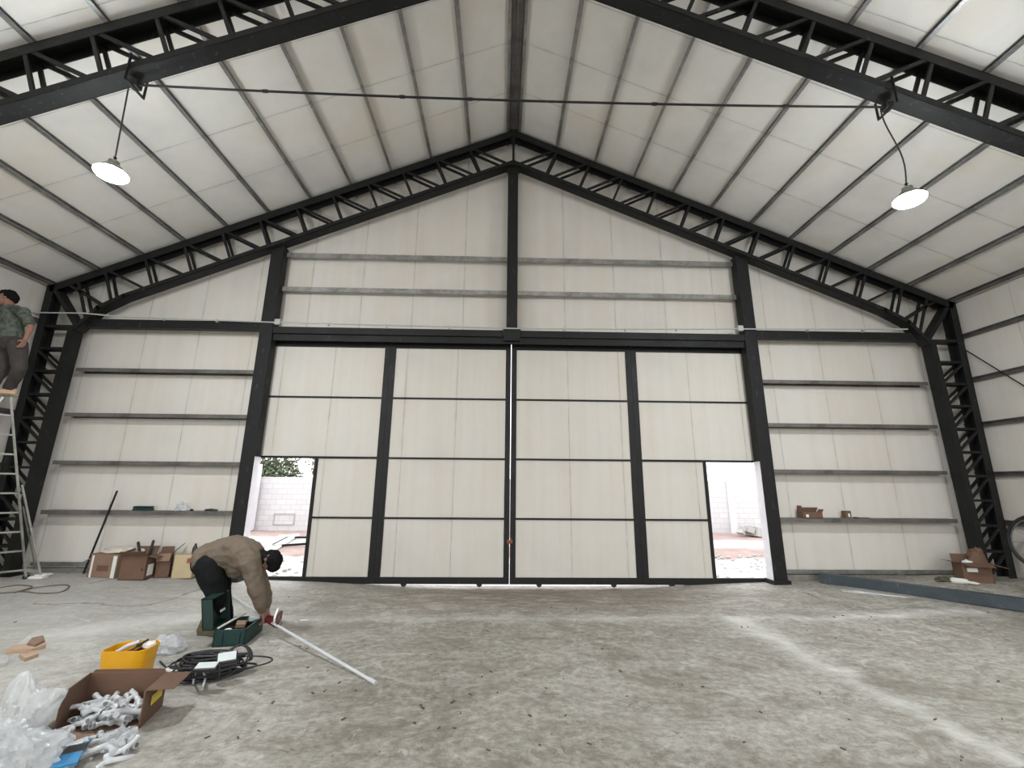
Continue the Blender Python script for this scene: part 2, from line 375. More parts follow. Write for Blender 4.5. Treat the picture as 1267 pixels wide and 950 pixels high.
# ------------------------------------------------------------------ portal frames
YC = 0.0; HW = .10
def frame(dy, name, label, full=True):
    t = thing(name, label, 'steel frame', (0, dy, 0), 'lattice portal frames')
    Y0 = dy
    TC, BC = .14, .085
    xk, zk = 7.40, 8.15-m_*7.40
    for sg in (-1, 1):
        b = MB()   # top chord, a channel lying on its side: web plate with two lips
        p, q = Vector((0, Y0, ZR)), Vector((sg*8.80, Y0, ZR-m_*8.80))
        n = Vector((sg*m_, 0, 1)).normalized()
        for yy, w, h, o in ((Y0, .20, .012, -.006), (Y0-HW+.006, .012, TC, -TC/2), (Y0+HW-.006, .012, TC, -TC/2)):
            b.bar(Vector((p.x, yy, p.z))+n*o, Vector((q.x, yy, q.z))+n*o, w, h, up=n)
        b.build('top_chord', M['steel'], t)
        b = MB()   # bottom chord with its bent knee
        zb = 8.19+BC*.5
        path = [Vector((0, Y0, zb)), Vector((sg*7.38, Y0, zb-m_*7.38)), Vector((sg*7.80, Y0, 4.80)), Vector((sg*8.13, Y0, 4.38))]
        for p, q in zip(path, path[1:]):
            d = (q-p).normalized(); n = Vector((-d.z, 0, d.x)); n = n if n.z > 0 else -n
            e = d*.02
            b.bar(p-n*(BC/2-.006)-e, q-n*(BC/2-.006)+e, .20, .012, up=n)
            for yy in (-HW+.006, HW-.006): b.bar(p+Vector((0, yy, 0))-e, q+Vector((0, yy, 0))+e, .012, BC, up=n)
        b.build('bottom_chord', M['steel'], t)
        # column: inner and outer channel
        b = MB(); p, q = Vector((sg*8.26, Y0, 0)), Vector((sg*8.19, Y0, 4.40)); u = Vector((sg, 0, 0))
        b.bar(p-u*.05, q-u*.05, .20, .012, up=u)
        for yy in (-HW+.006, HW-.006): b.bar(p+Vector((0, yy, 0)), q+Vector((0, yy, 0)), .012, .11, up=u)
        b.build('inner_flange', M['steel'], t)
        b = MB(); p, q = Vector((sg*8.68, Y0, 0)), Vector((sg*8.76, Y0, ZR-m_*8.76)); 
        b.bar(p+u*.06, q+u*.06, .20, .012, up=u)
        for yy in (-HW+.006, HW-.006): b.bar(p+Vector((0, yy, 0)), q+Vector((0, yy, 0)), .012, .13, up=u)
        b.build('outer_flange', M['steel'], t)
        b = MB(); b.box((sg*8.12, Y0-.14, -.02), (sg*8.80, Y0+.14, .10)); b.build('base_plate', M['steel'], t)
        # lattice of the rafter, one member on each face
        bz = lambda x: 8.19+BC*.8-m_*abs(x); tz = lambda x: ZR-TC*.6-m_*abs(x)
        off = lambda h: h*m_*.95
        for k in range(0, 13):
            xb = .69*k if k else 0.0; xt = xb+.27 if k else 0
            for yy in (-HW+.02, HW-.02):
                if k == 0 and sg > 0: continue
                if k == 12:
                    zb_ = 4.72; b = MB(); b.bar((sg*8.0, Y0+yy, 4.62), (sg*8.30, Y0+yy, tz(8.30)), .03, .045, up=(1, 0, 0)); b.build('web_post', M['steel'], t); continue
                zb_ = bz(xb) if xb < 7.4 else 4.93
                b = MB(); b.bar((sg*xb, Y0+yy, zb_), (sg*(xb-0.0)+ (sg*-.0) + sg*(-.0) + (sg*.24 if k else 0), Y0+yy, tz(xb+.24 if k else 0)), .03, .045, up=(1, 0, 0)); b.build('web_post', M['steel'], t)
            if k < 12:
                for yy in (-HW+.02, HW-.02):
                    b = MB(); x1 = .69*(k+1)+.20; x0 = xb+.14
                    z0_ = bz(x0) if x0 < 7.4 else 4.84
                    if x1 > 8.5: x1 = 8.45
                    b.bar((sg*x1, Y0+yy, tz(x1)), (sg*x0, Y0+yy, z0_), .03, .045, up=(0, 0, 1)); b.build('web_diagonal', M['steel'], t)
        # knee strut and lattice of the column
        b = MB(); b.bar((sg*8.12, Y0, 4.42), (sg*8.66, Y0, 5.12), .18, .07, up=(sg, 0, 0)); b.build('knee_strut', M['steel'], t)
        b = MB(); b.bar((sg*8.16, Y0, 4.42), (sg*8.78, Y0, 4.42), .18, .05); b.build('knee_plate', M['steel'], t)
        zz = [.12+.86*i/1.0*.5 for i in range(11)]; zz = [z for z in zz if z < 4.35]
        for i, z in enumerate(zz[:-1]):
            z2 = zz[i+1]
            xi = lambda z: 8.26-.07*z/4.4; xo = lambda z: 8.68+.08*z/5.2
            for yy in (-HW+.02, HW-.02):
                a = (sg*xi(z), Y0+yy, z); c = (sg*xo(z2), Y0+yy, z2)
                b = MB(); b.bar(a, c, .03, .04, up=(0, 0, 1)); b.build('column_diagonal', M['steel'], t)
                b = MB(); b.bar((sg*xi(z2), Y0+yy, z2), c, .03, .04, up=(0, 0, 1)); b.build('column_rung', M['steel'], t)
    b = MB(); b.box((-.07, Y0-HW-.004, ZR-.16), (.07, Y0+HW+.004, ZR+.0)); b.box((-.16, Y0-HW-.006, 8.14), (.16, Y0-HW, 8.22)); b.build('ridge_plate', M['steel'], t)
    return t
frame(0, 'portal_frame', 'dark lattice steel portal frame against the gable wall, its two posts reaching the floor')
frame(-3.67, 'portal_frame', 'dark lattice steel portal frame crossing both upper corners, lamps and conduit hanging under it')

# ------------------------------------------------------------------ purlins
def chan(h=.10, w=.05, t=.006, lip=.018):
    return [(0, 0), (w, 0), (w, lip), (w-t, lip), (w-t, t), (t, t), (t, h-t), (w-t, h-t), (w-t, h-lip), (w, h-lip), (w, h), (0, h)]
for sg, nm in ((-1, 'left'), (1, 'right')):
    for i, x in enumerate(px_):
        b = MB(); z = ZR-m_*x+.002
        up = Vector((sg*m_, 0, 1)).normalized()
        pr = [(a-.025, c) for a, c in chan()]
        if sg < 0: pr = [(-a, c) for a, c in pr][::-1]
        b.sweep(pr, (sg*x, YB+.05, z), (sg*x, .31, z), up=up)
        o = b.build('roof_purlin', M['galv'] if i < 10 else M['galv_dark'], at_=(sg*x, -3, z))
        tag(o, ('galvanised roof purlin, %s down from the ridge on the %s slope' % (ORD[i], nm)) if i < 10 else 'galvanised eaves purlin where the %s roof slope meets the side wall' % nm, 'purlin', 'purlins under the roof sheeting')
for sg, nm in ((-1, 'left'), (1, 'right')):
    b = MB(); x = sg*.13; pr = [(a-.025, c) for a, c in chan(.11, .05)]
    b.sweep(pr if sg > 0 else [(-a, c) for a, c in pr][::-1], (x, YB+.05, ZR-.045), (x, .31, ZR-.045))
    tag(b.build('ridge_purlin', M['galv'], at_=(x, -3, ZR)), 'galvanised purlin right beside the ridge line, on its %s side' % nm, 'purlin', 'purlins under the roof sheeting')
b = MB(); b.slab([(-.10, YB+.05, ZR+.03), (.10, YB+.05, ZR+.03), (.10, .3, ZR+.03), (-.10, .3, ZR+.03)], .01)
b.bar((0.0, YB+.05, ZR+.018), (0.0, .3, ZR+.018), .03, .02)
tag(b.build('ridge_flashing', M['galv_dark'], at_=(0, -3, ZR)), 'long dull metal flashing closing the ridge between its two purlins', 'flashing')

# ------------------------------------------------------------------ gable posts, header, girts
PX0, PX1 = 4.551, 4.797
def gable_post(x0, x1, z0, z1, label, cap=False, y0=0.0, y1=.20):
    t = thing('gable_post', label, 'post', ((x0+x1)/2, .1, max(z0, 0)), 'posts of the gable wall')
    b = MB(); b.box((x0, y0, z0), (x1, y1, z1), bev=.008)
    for v_ in b.bm.verts:
        if v_.co.z > z1-.1: v_.co.z = 8.186-m_*abs(v_.co.x)
    b.build('post_shaft', M['steel'], t)
    return t
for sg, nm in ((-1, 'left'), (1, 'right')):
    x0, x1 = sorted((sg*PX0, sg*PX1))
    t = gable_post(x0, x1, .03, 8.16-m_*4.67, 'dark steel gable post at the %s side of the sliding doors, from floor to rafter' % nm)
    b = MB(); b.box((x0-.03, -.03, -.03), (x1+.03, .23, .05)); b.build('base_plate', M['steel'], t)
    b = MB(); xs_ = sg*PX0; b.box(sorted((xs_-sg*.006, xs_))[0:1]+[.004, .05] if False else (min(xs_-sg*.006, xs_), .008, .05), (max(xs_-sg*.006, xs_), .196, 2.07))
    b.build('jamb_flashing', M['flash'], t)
t = gable_post(-.105, .105, 4.525, 8.20, 'dark steel post standing on the door header and rising to the ridge')
b = MB(); b.box((-.16, -.035, 4.30), (.16, 0, 4.48), bev=.006); b.box((-.17, -.02, 4.40), (-.105, .0, 4.56)); b.box((.105, -.02, 4.40), (.17, .0, 4.56)); b.box((-.105, -.02, 4.45), (.105, .0, 4.6)); b.build('foot_bracket', M['steel'], t)
b = MB(); b.box((-.14, -.02, 8.02), (.14, .0, 8.22)); b.build('head_plate', M['steel'], t)
for sg, nm in ((-1, 'left'), (1, 'right')):
    x0, x1 = sorted((sg*(PX1+.002), sg*8.08))
    b = MB(); b.sweep([(-.06, 0), (.06, 0), (.06, .165), (-.06, .165)], (x0, .07, 4.445), (x1, .07, 4.445))
    tag(b.build('header_beam', M['steel'], at_=(x0, 0, 4.44)), 'dark header beam between the %s gable post and the knee of the frame' % nm, 'beam', 'header beams at eaves level')
t = thing('door_track_beam', 'dark double header carrying the door track above the sliding doors', 'beam', (0, .07, 4.27))
b = MB(); b.box((-PX0+.002, .005, 4.385), (PX0-.002, .13, 4.52), bev=.006); b.build('upper_channel', M['steel'], t)
b = MB(); pr = [(-.09, 0), (-.06, 0), (-.06, .02), (.09, .02), (.09, .12), (-.09, .12)]
b.box((-PX0+.002, .07, 4.36), (PX0-.002, .30, 4.384)); b.box((-PX0+.002, .052, 4.26), (PX0-.002, .07, 4.384)); b.build('track_channel', M['steel'], t)
# upper girts
for sg, nm in ((-1, 'left'), (1, 'right')):
    for z, wn in ((6.10, 'upper'), (5.36, 'lower')):
        x0, x1 = sorted((sg*.107, sg*(PX0-.004)))
        b = MB(); pr = [(a-.025, c-.045) for a, c in chan(.09, .05)]
        b.sweep(pr, (x0, .155, z), (x1, .155, z))
        tag(b.build('wall_girt', M['galv'], at_=(x0, .155, z)), 'galvanised girt above the doors %s of the ridge post, %s of the two' % (nm, wn), 'girt', 'girts on the gable wall')
names4 = ['topmost', 'second from the top', 'second from the floor', 'lowest']
for sg, nm in ((-1, 'left'), (1, 'right')):
    for (z, zr_), wn in zip(((3.64, 3.60), (2.79, 2.755), (1.93, 1.895), (1.08, 1.035)), names4):
        zz = z if sg < 0 else zr_
        x0, x1 = sorted((sg*(PX1+.003), sg*8.14))
        b = MB()   # a wide flat ledge with a lip
        b.sweep([(-.09, -.035), (.09, -.035), (.09, .035), (.083, .035), (.083, -.028), (-.083, -.028), (-.083, .035), (-.09, .035)][::-1] if False else
                [(-.09, -.03), (-.085, -.03), (-.085, .035), (.085, .035), (.085, -.03), (.09, -.03), (.09, .04), (-.09, .04)], (x0, .21, zz), (x1, .21, zz))
        tag(b.build('wall_girt', M['galv_dark'], at_=(x0, .21, zz)), 'horizontal girt on the gable wall %s of the doors, %s' % (nm, wn), 'girt', 'girts on the gable wall')
zs = [4.53, 3.66, 2.80, 1.88, 1.03]
for sg, nm in ((-1, 'left'), (1, 'right')):
    for z, wn in zip(zs, ['topmost', 'second from the top', 'middle', 'second from the floor', 'lowest']):
        b = MB(); pr = [(a-.025, c-.045) for a, c in chan(.09, .05)]
        b.sweep(pr, (sg*8.885, YB+.1, z), (sg*8.885, .31, z), up=(0, 0, 1))
        tag(b.build('side_girt', M['galv_dark'], at_=(sg*8.885, -2, z)), 'horizontal girt along the %s side wall, %s' % (nm, wn), 'girt', 'girts on the side walls')
b = MB(); b.tube([(8.80, .06, 4.42), (8.80, -3.5, .30)], .011, 8)
tag(b.build('wall_brace', M['steel'], at_=(8.80, .06, 4.42)), 'thin dark diagonal brace rod falling along the right side wall', 'brace')

# ------------------------------------------------------------------ sliding doors
YD0 = .245; YP0 = .262; YP1 = .30
TZ = (3.207, 2.080, 1.020); ZB0, ZB1, ZT = -.075, .035, 4.355
xo, xm1, xm2, xc = 4.62, 2.465, 2.250, .112
def door_leaf(n, x0, x1, s0, s1, opening=None, label='', seams=()):
    """x0..x1 outer edges; s0/s1 stile widths; opening=(a,b) a pedestrian opening from the floor to the second rail"""
    t = thing('door_%d' % n, label, 'door', ((x0+x1)/2, YD0, 0), kind='structure')
    b = MB()
    b.box((x0, YD0, ZB1 if opening and opening[0] == x0 else ZB0), (x0+s0, YD0+.05, ZT)) if not (opening and opening[0] == x0) else b.box((x0, YD0, TZ[1]-.02), (x0+s0, YD0+.05, ZT))
    b.build('stile', M['steel'], t)
    b = MB()
    b.box((x1-s1, YD0, TZ[1]-.02 if opening and opening[1] == x1 else ZB0), (x1, YD0+.05, ZT)); b.build('stile', M['steel'], t)
    b = MB(); b.box((x0+.001, YD0-.004, ZB0), (x1-.001, YD0+.052, ZB1)); b.build('bottom_rail', M['steel'], t)
    b = MB(); b.box((x0+s0, YD0, 4.20), (x1-s1, YD0+.05, ZT)); b.build('top_rail', M['steel'], t)
    a, c = x0+s0, x1-s1
    for k, z in enumerate(TZ):
        aa, cc = a, c
        if opening and k == 2:
            aa, cc = (opening[1], c) if opening[0] == x0 else (a, opening[0])
        h = .03 if not (opening and k == 1) else .036
        b = MB(); b.box((aa, YD0-.002, z-h/2-.004), (cc, YD0+.04, z+h/2)); b.build('cross_rail', M['steel'], t)
    mat = panel_mat('door_sheet_%d' % n, 0, seams=[q-(x0+x1)/2 for q in seams], base=(.585, .56, .515))
    if opening:
        lo, hi = opening; left = lo == x0
        xs_ = hi if left else lo
        b = MB(); b.box((xs_-.03, YD0-.001, ZB1), (xs_+.03, YD0+.05, TZ[1]-.015)); b.build('opening_stile', M['steel'], t)
        b = MB(); b.box((a+.001, YP0, TZ[1]), (c-.001, YP1, 4.21))
        if left: b.box((xs_+.005, YP0, ZB1-.02), (c-.001, YP1, TZ[1]))
        else: b.box((a+.001, YP0, ZB1-.02), (xs_-.005, YP1, TZ[1]))
        b.build('door_sheet', mat, t)
    else:
        b = MB(); b.box((a+.001, YP0, ZB1-.02), (c-.001, YP1, 4.21)); b.build('door_sheet', mat, t)
    b = MB()
    for fx in (.22, .78):
        x = x0+(x1-x0)*fx
        b.lathe((x, YD0+.015, ZB0-.0), [(0, 0), (.05, 0), (.05, .03), (0, .03)], 16, axis=(0, 1, 0))
    b.build('floor_roller', M['rubber'], t)
    return t
mid = (xm1+xm2)/2
door_leaf(1, -4.69, -mid-.002, .075, .105, (-4.69, -3.56), 'outer left sliding door leaf with an open doorway in its lower outer corner', (-3.40*1.006, -4.40))
door_leaf(2, -mid+.002, -.006, .105, .10, None, 'inner left sliding door leaf meeting the centre gap', (-2.009*1.006, -1.035*1.006))
door_leaf(3, .006, mid-.002, .10, .105, None, 'inner right sliding door leaf meeting the centre gap', (1.100*1.006, 2.094*1.006))
door_leaf(4, mid+.002, 4.69, .105, .075, (3.64, 4.69), 'outer right sliding door leaf with an open doorway in its lower outer corner', (3.455*1.006, 4.437*1.006))
b = MB(); b.box((-.05, .225, .60), (.05, .243, .66), bev=.003); b.bar((-.02, .22, .57), (.02, .22, .69), .02, .02)
tag(b.build('door_latch', plain('rusty_steel', (.24, .09, .05), .8, .3, .4, 30)), 'small rusty latch bridging the centre gap of the sliding doors', 'latch')

# ------------------------------------------------------------------ outside
gm, gnt, gbs = new_mat('bright_yard_ground')
gv = coords(gnt)
gt = N(gnt, 'ShaderNodeTexCoord'); gs = N(gnt, 'ShaderNodeSeparateXYZ'); gnt.links.new(gt.outputs['Object'], gs.inputs[0])
gy = mth(gnt, 'ADD', gs.outputs[1], mth(gnt, 'MULTIPLY', mth(gnt, 'SUBTRACT', noise(gnt, gv, .8, 5), .5), 1.2))
soil = ramp(gnt, mth(gnt, 'DIVIDE', gy, 12), [(.0, (0,)*3), (.30, (0,)*3), (.32, (1,)*3), (.46, (1,)*3), (.49, (.15,)*3), (.62, (.1,)*3), (.66, (1,)*3), (1, (1,)*3)])
cc = mixc(gnt, soil, ramp(gnt, noise(gnt, gv, 5, 6, .75), [(.3, (.38, .37, .37)), (.5, (.6, .59, .59))]), ramp(gnt, noise(gnt, gv, 3, 5), [(.3, (.28, .205, .185)), (.7, (.42, .31, .28))]))
gnt.links.new(cc, gbs.inputs['Base Color']); gbs.inputs['Roughness'].default_value = .9
bump(gnt, gbs, noise(gnt, gv, 9, 5), .8, .04)
yard = mesh_grid('ground', lambda u, v: (-30+60*u, .40+30*v, -.16), 60, 30, gm)
rr = random.Random(3)
for v in yard.data.vertices:
    if v.co.y > 1: v.co.z += rr.uniform(-.02, .02)
tag(yard, 'pale stony yard with strips of red earth outside the doors', 'ground', kind='structure')
b = MB(); b.box((-30, YB-25, -.4), (30, YB, -.02))
tag(b.build('path', conc), 'concrete apron beyond the open end of the hall', 'path', kind='structure')
bm_, bnt, bbs = new_mat('pale_block_masonry')
br = N(bnt, 'ShaderNodeTexBrick'); mp = N(bnt, 'ShaderNodeMapping'); tt = N(bnt, 'ShaderNodeTexCoord')
bnt.links.new(tt.outputs['Object'], mp.inputs[0]); mp.inputs['Rotation'].default_value = (math.pi/2, 0, 0); bnt.links.new(mp.outputs[0], br.inputs[0])
br.inputs['Scale'].default_value = 1; br.inputs['Brick Width'].default_value = .4; br.inputs['Row Height'].default_value = .2; br.inputs['Mortar Size'].default_value = .012
br.inputs['Color1'].default_value = (.62, .62, .63, 1); br.inputs['Color2'].default_value = (.57, .57, .59, 1); br.inputs['Mortar'].default_value = (.50, .50, .51, 1)
bnt.links.new(br.outputs[0], bbs.inputs['Base Color']); bbs.inputs['Roughness'].default_value = .9
t = thing('boundary_wall', 'pale concrete block boundary wall across the yard, seen through both doorways', 'wall', (0, 10.1, -.2), kind='structure')
b = MB(); b.box((-16, 10.0, -.2), (16, 10.2, 1.86)); b.build('wall_panel', bm_, t)
for x in (-12.0, -10.15, -6.4, 7.6, 9.0, 12): 
    b = MB(); b.box((x, 9.93, -.2), (x+.25, 10.25, 1.92)); b.build('wall_pillar', M['flash'], t)
t = thing('meter_housing', 'white painted housing with a small hatch beside the boundary wall, left doorway', 'cabinet', (-10.1, 9.6, -.16))
b = MB(); b.box((-10.75, 9.3, -.16), (-9.65, 9.92, 2.35), bev=.02); b.build('housing_body', M['flash'], t)
b = MB(); b.box((-10.1, 9.27, 1.05), (-9.85, 9.3, 1.12)); b.build('hatch_handle', M['black'], t)
b = MB()
for z in (.45, 0.05): b.box((-9.0, 9.96, z), (-8.2, 9.99, z+.02))
b.box((-9.0, 9.96, .05), (-8.98, 9.99, .45)); b.box((-8.22, 9.96, .05), (-8.2, 9.99, .45))
tag(b.build('hatch_frame', M['greypipe'], at_=(-8.6, 9.96, .2)), 'low rectangular hatch frame on the foot of the block wall, left doorway', 'hatch')

# fields of foliage
lm, lnt, lbs = new_mat('green_leaves')
oi = N(lnt, 'ShaderNodeObjectInfo')
lnt.links.new(ramp(lnt, noise(lnt, coords(lnt), 2.2, 4), [(.3, (.06, .085, .045)), (.55, (.13, .165, .09)), (.75, (.30, .32, .22))]), lbs.inputs['Base Color']); lbs.inputs['Roughness'].default_value = .7
bark = plain('bark', (.13, .09, .06), .9, 0, .3, 10, .5)
def tree(x, y, h, w, label, seed):
    r = random.Random(seed); t = thing('garden_tree', label, 'tree', (x, y, -.16), 'trees beyond the boundary wall')
    b = MB(); b.tube([(x, y, -.16), (x+.1, y, h*.3), (x-.05, y, h*.6)], [.16, .12, .06], 8)
    for k in range(5):
        a = r.uniform(0, 6.28); b.tube([(x+.05, y, h*.35), (x+math.cos(a)*w*.3, y+math.sin(a)*w*.3, h*r.uniform(.55, .8))], [.06, .02], 6)
    b.build('trunk', bark, t)
    b = MB(); bm = b.bm
    cl = [(Vector((x+r.uniform(-1, 1)*w*.4, y+r.uniform(-1, 1)*w*.3, h*r.uniform(.35, .9))), r.uniform(.35, .6)*w*.5) for _ in range(26)]
    for c, rad in cl:
        for _ in range(260):
            d = Vector((r.gauss(0, 1), r.gauss(0, 1), r.gauss(0, 1))).normalized()*rad*r.uniform(.6, 1); p = c+d
            u = Vector((r.gauss(0, 1), r.gauss(0, 1), r.gauss(0, 1))).normalized(); v = u.cross(d).normalized()*.05; u = u*.09
            bm.faces.new([bm.verts.new(p-u), bm.verts.new(p+v), bm.verts.new(p+u), bm.verts.new(p-v)])
    b.build('crown', lm, t)
for i, (x, y, h, w, lb) in enumerate([(-12.1, 14, 4.6, 3.6, 'broad green tree above the block wall at the left part of the left doorway'), (-7.6, 14.6, 4.9, 3.8, 'darker green tree above the block wall at the right part of the left doorway'),
                              (8.6, 16, 3.2, 2.2, 'small green tree glimpsed over the wall through the right doorway')]):
    tree(x, y, h, w, lb, 11+i)
#OBJECTS
# ================================================================== lamps, cable and conduit
em, ent, ebs = new_mat('lit_lamp_lens'); ebs.inputs['Base Color'].default_value = (1, 1, 1, 1)
ebs.inputs['Emission Color'].default_value = (.90, .96, 1, 1); ebs.inputs['Emission Strength'].default_value = LAMP_W
def lamp(x, y, z, ztop, label, visible=True, bend=.1):
    t = thing('high_bay_lamp', label, 'lamp', (x, y, z), 'hanging hall lamps')
    b = MB(); b.lathe((x, y, z), [(0, .15), (.05, .15), (.055, .10), (.08, .09), (.112, .050), (.136, .018), (.131, .016), (.106, .036), (0, .036)], 28); b.build('lamp_shade', M['alu'], t, True)
    b = MB(); b.lathe((x, y, z), [(0, .032), (.104, .030), (.130, .014), (.152, -.003), (.150, -.018), (.13, -.042), (.09, -.058), (0, -.068)], 28); b.build('lens', em, t, True)
    b = MB(); b.tube([(x, y, z+.15), (x, y, z+.19)], .012, 8); b.lathe((x, y, z+.2), [(.0, -.015), (.02, 0), (0, .015)], 10); b.build('hook', M['steel'], t)
    s = 1 if x > 0 else -1
    pts = []
    for i in range(13):
        u = i/12; pts.append((x+bend*math.sin(u*2.6)*u*-s*.0+ (u*.05*s if s < 0 else -.06*u+.05*math.sin(u*5)), y, z+.2+(ztop-z-.2)*u))
    b = MB(); b.tube(pts, .008, 6); b.build('cord', M['black'], t)
    return t
lamp(-4.52, -3.67, 4.92, 6.06, 'round lit lamp hanging by a cord at the left end of the crossing conduit')
lamp(4.47, -3.67, 4.84, 6.06, 'round lit lamp hanging by a cord at the right end of the crossing conduit')
for y in (-11.0, -15.0):
    for s, nm in ((-1, 'left'), (1, 'right')):
        lamp(s*4.5, y, 4.9, 6.3, 'hanging hall lamp behind the viewer, %s row, %s of two' % (nm, 'nearer' if y > -12 else 'farther'))
t = thing('crossing_conduit', 'thin conduit spanning the hall under the nearer frame, from lamp to lamp', 'conduit', (0, -3.67, 6.1))
pts = [(x, -3.67, 6.115-.065*(1-(x/4.5)**2)) for x in np.linspace(-4.5, 4.45, 30)]
b = MB(); b.tube(pts, .013, 8); b.build('conduit_tube', M['steel'], t)
for x in (-4.5, 4.45):
    b = MB(); b.box((x-.05, -3.72, 6.07), (x+.05, -3.62, 6.16), bev=.01)
    b.bar((x, -3.80, 6.05), (x, -3.80, 6.42), .025, .012); b.bar((x, -3.54, 6.05), (x, -3.54, 6.30), .025, .012); b.bar((x, -3.80, 6.06), (x, -3.54, 6.06), .03, .012)
    b.build('clamp', M['steel'], t)
for x in (-3.0, -1.4, -.6, 1.6, 3.2):
    b = MB(); z = 6.115-.065*(1-(x/4.5)**2); b.tube([(x-.03, -3.67, z), (x+.03, -3.67, z)], .019, 8); b.build('coupling', M['steel'], t)
t = thing('wall_conduit', 'pale conduit run along the header beams right across the gable wall', 'conduit', (0, -.03, 4.6))
segs = [(-8.95, 4.66), (-8.0, 4.665), (-7.3, 4.64), (-4.45, 4.585), (-2, 4.565), (.05, 4.545), (2.2, 4.57), (4.45, 4.615), (7.7, 4.63)]
yc = lambda x: -.13 if abs(x) > 7.9 else -.025
b = MB(); b.tube([(x, -.13 if abs(x) > 7.6 else -.03, z) for x, z in segs], .014, 8); b.build('conduit_tube', M['greypipe'], t)
for x, z in ((-4.45, 4.585), (4.45, 4.615)):
    b = MB(); b.box((x-.055, -.075, z-.05), (x+.055, -.002, z+.06), bev=.01); b.build('junction_box', M['greypipe'], t)
for x in (-6.6, -5.6, -3.5, -2.4, -1.2, 1.0, 2.2, 3.2, 5.8, 6.9):
    z = float(np.interp(x, [s[0] for s in segs], [s[1] for s in segs]))
    b = MB(); b.box((x-.015, -.05, z-.035), (x+.015, -.0, z+.018)); b.build('pipe_clip', M['greypipe'], t)

# ================================================================== fabric, skin, etc.
M.update(
    skin=plain('skin', (.25, .125, .085), .5, 0, .08, 12), hair=plain('black_hair', (.008, .007, .007), .8, 0, .3, 60, .6, .1),
    jacket=plain('khaki_jacket_cloth', (.128, .098, .070), .85, 0, .14, 9, .5), trousers=plain('black_trouser_cloth', (.009, .010, .0105), .9, 0, .2, 9, .5, .15),
    boot=plain('brown_leather', (.10, .085, .05), .6, 0, .2, 14, .4), tan=plain('tan_leather', (.45, .29, .17), .6, 0, .15, 14, .3),
    camo=None, jeans=plain('dark_brown_trouser_cloth', (.040, .033, .030), .9, 0, .2, 7, .4),
    carton=plain('brown_cardboard', (.135, .075, .048), .85, 0, .12, 4, .15), carton2=plain('pale_brown_cardboard', (.23, .145, .10), .8, 0, .1, 4, .15),
    beige=plain('beige_cardboard', (.46, .37, .23), .75, 0, .06, 4, .1), kraft=plain('light_cardboard', (.42, .29, .20), .8, 0, .15, 6, .2),
    label=plain('white_paper', (.72, .71, .68), .7, 0, .05), red=plain('red_print', (.30, .07, .03), .6),
    green=plain('dark_green_plastic', (.004, .034, .029), .5, 0, .12, 6), greend=plain('deep_green_plastic', (.003, .024, .020), .55, 0, .12, 6),
    yellow=plain('yellow_plastic', (.72, .36, .008), .38, 0, .10, 5), yellowtape=plain('yellow_tape', (.70, .52, .04), .4),
    blue=plain('blue_wrapper', (.015, .17, .36), .4, 0, .2, 20), toolred=plain('dark_red_plastic', (.11, .012, .016), .45, 0, .2),
    wire=plain('black_cable', (.015, .015, .017), .5), browncable=plain('dusty_brown_cable', (.12, .09, .07), .8),
    lens=plain('frosted_lens', (.62, .66, .66), .3, 0, .03),
)
cm, cnt, cbs = new_mat('camouflage_cloth')
nn = noise(cnt, coords(cnt), 9, 3, .5, .6)
cnt.links.new(ramp(cnt, nn, [(.35, (.028, .034, .026)), (.48, (.07, .082, .062)), (.56, (.10, .115, .09)), (.68, (.04, .05, .036))]), cbs.inputs['Base Color']); cbs.inputs['Roughness'].default_value = .9
M['camo'] = cm
def film(name, col=(.74, .76, .78), alpha=.55):
    m = bpy.data.materials.new(name); m.use_nodes = True; nt = m.node_tree; nt.nodes.clear()
    o = N(nt, 'ShaderNodeOutputMaterial'); d = N(nt, 'ShaderNodeBsdfDiffuse'); t = N(nt, 'ShaderNodeBsdfTranslucent'); g = N(nt, 'ShaderNodeBsdfGlossy'); tr = N(nt, 'ShaderNodeBsdfTransparent')
    for q in (d, t): q.inputs[0].default_value = (*col, 1)
    g.inputs['Roughness'].default_value = .25
    a = N(nt, 'ShaderNodeMixShader'); a.inputs[0].default_value = .4; nt.links.new(d.outputs[0], a.inputs[1]); nt.links.new(t.outputs[0], a.inputs[2])
    b = N(nt, 'ShaderNodeMixShader'); b.inputs[0].default_value = .08; nt.links.new(a.outputs[0], b.inputs[1]); nt.links.new(g.outputs[0], b.inputs[2])
    c = N(nt, 'ShaderNodeMixShader'); nt.links.new(b.outputs[0], c.inputs[2]); nt.links.new(tr.outputs[0], c.inputs[1])
    f = ramp(nt, noise(nt, coords(nt), 6, 4), [(.3, (alpha-.2,)*3), (.7, (alpha+.2,)*3)]); nt.links.new(f, c.inputs[0]); nt.links.new(c.outputs[0], o.inputs[0]); return m
M['film'] = film('cloudy_plastic_film', alpha=.5); M['clear'] = film('clear_plastic_film', alpha=.32)

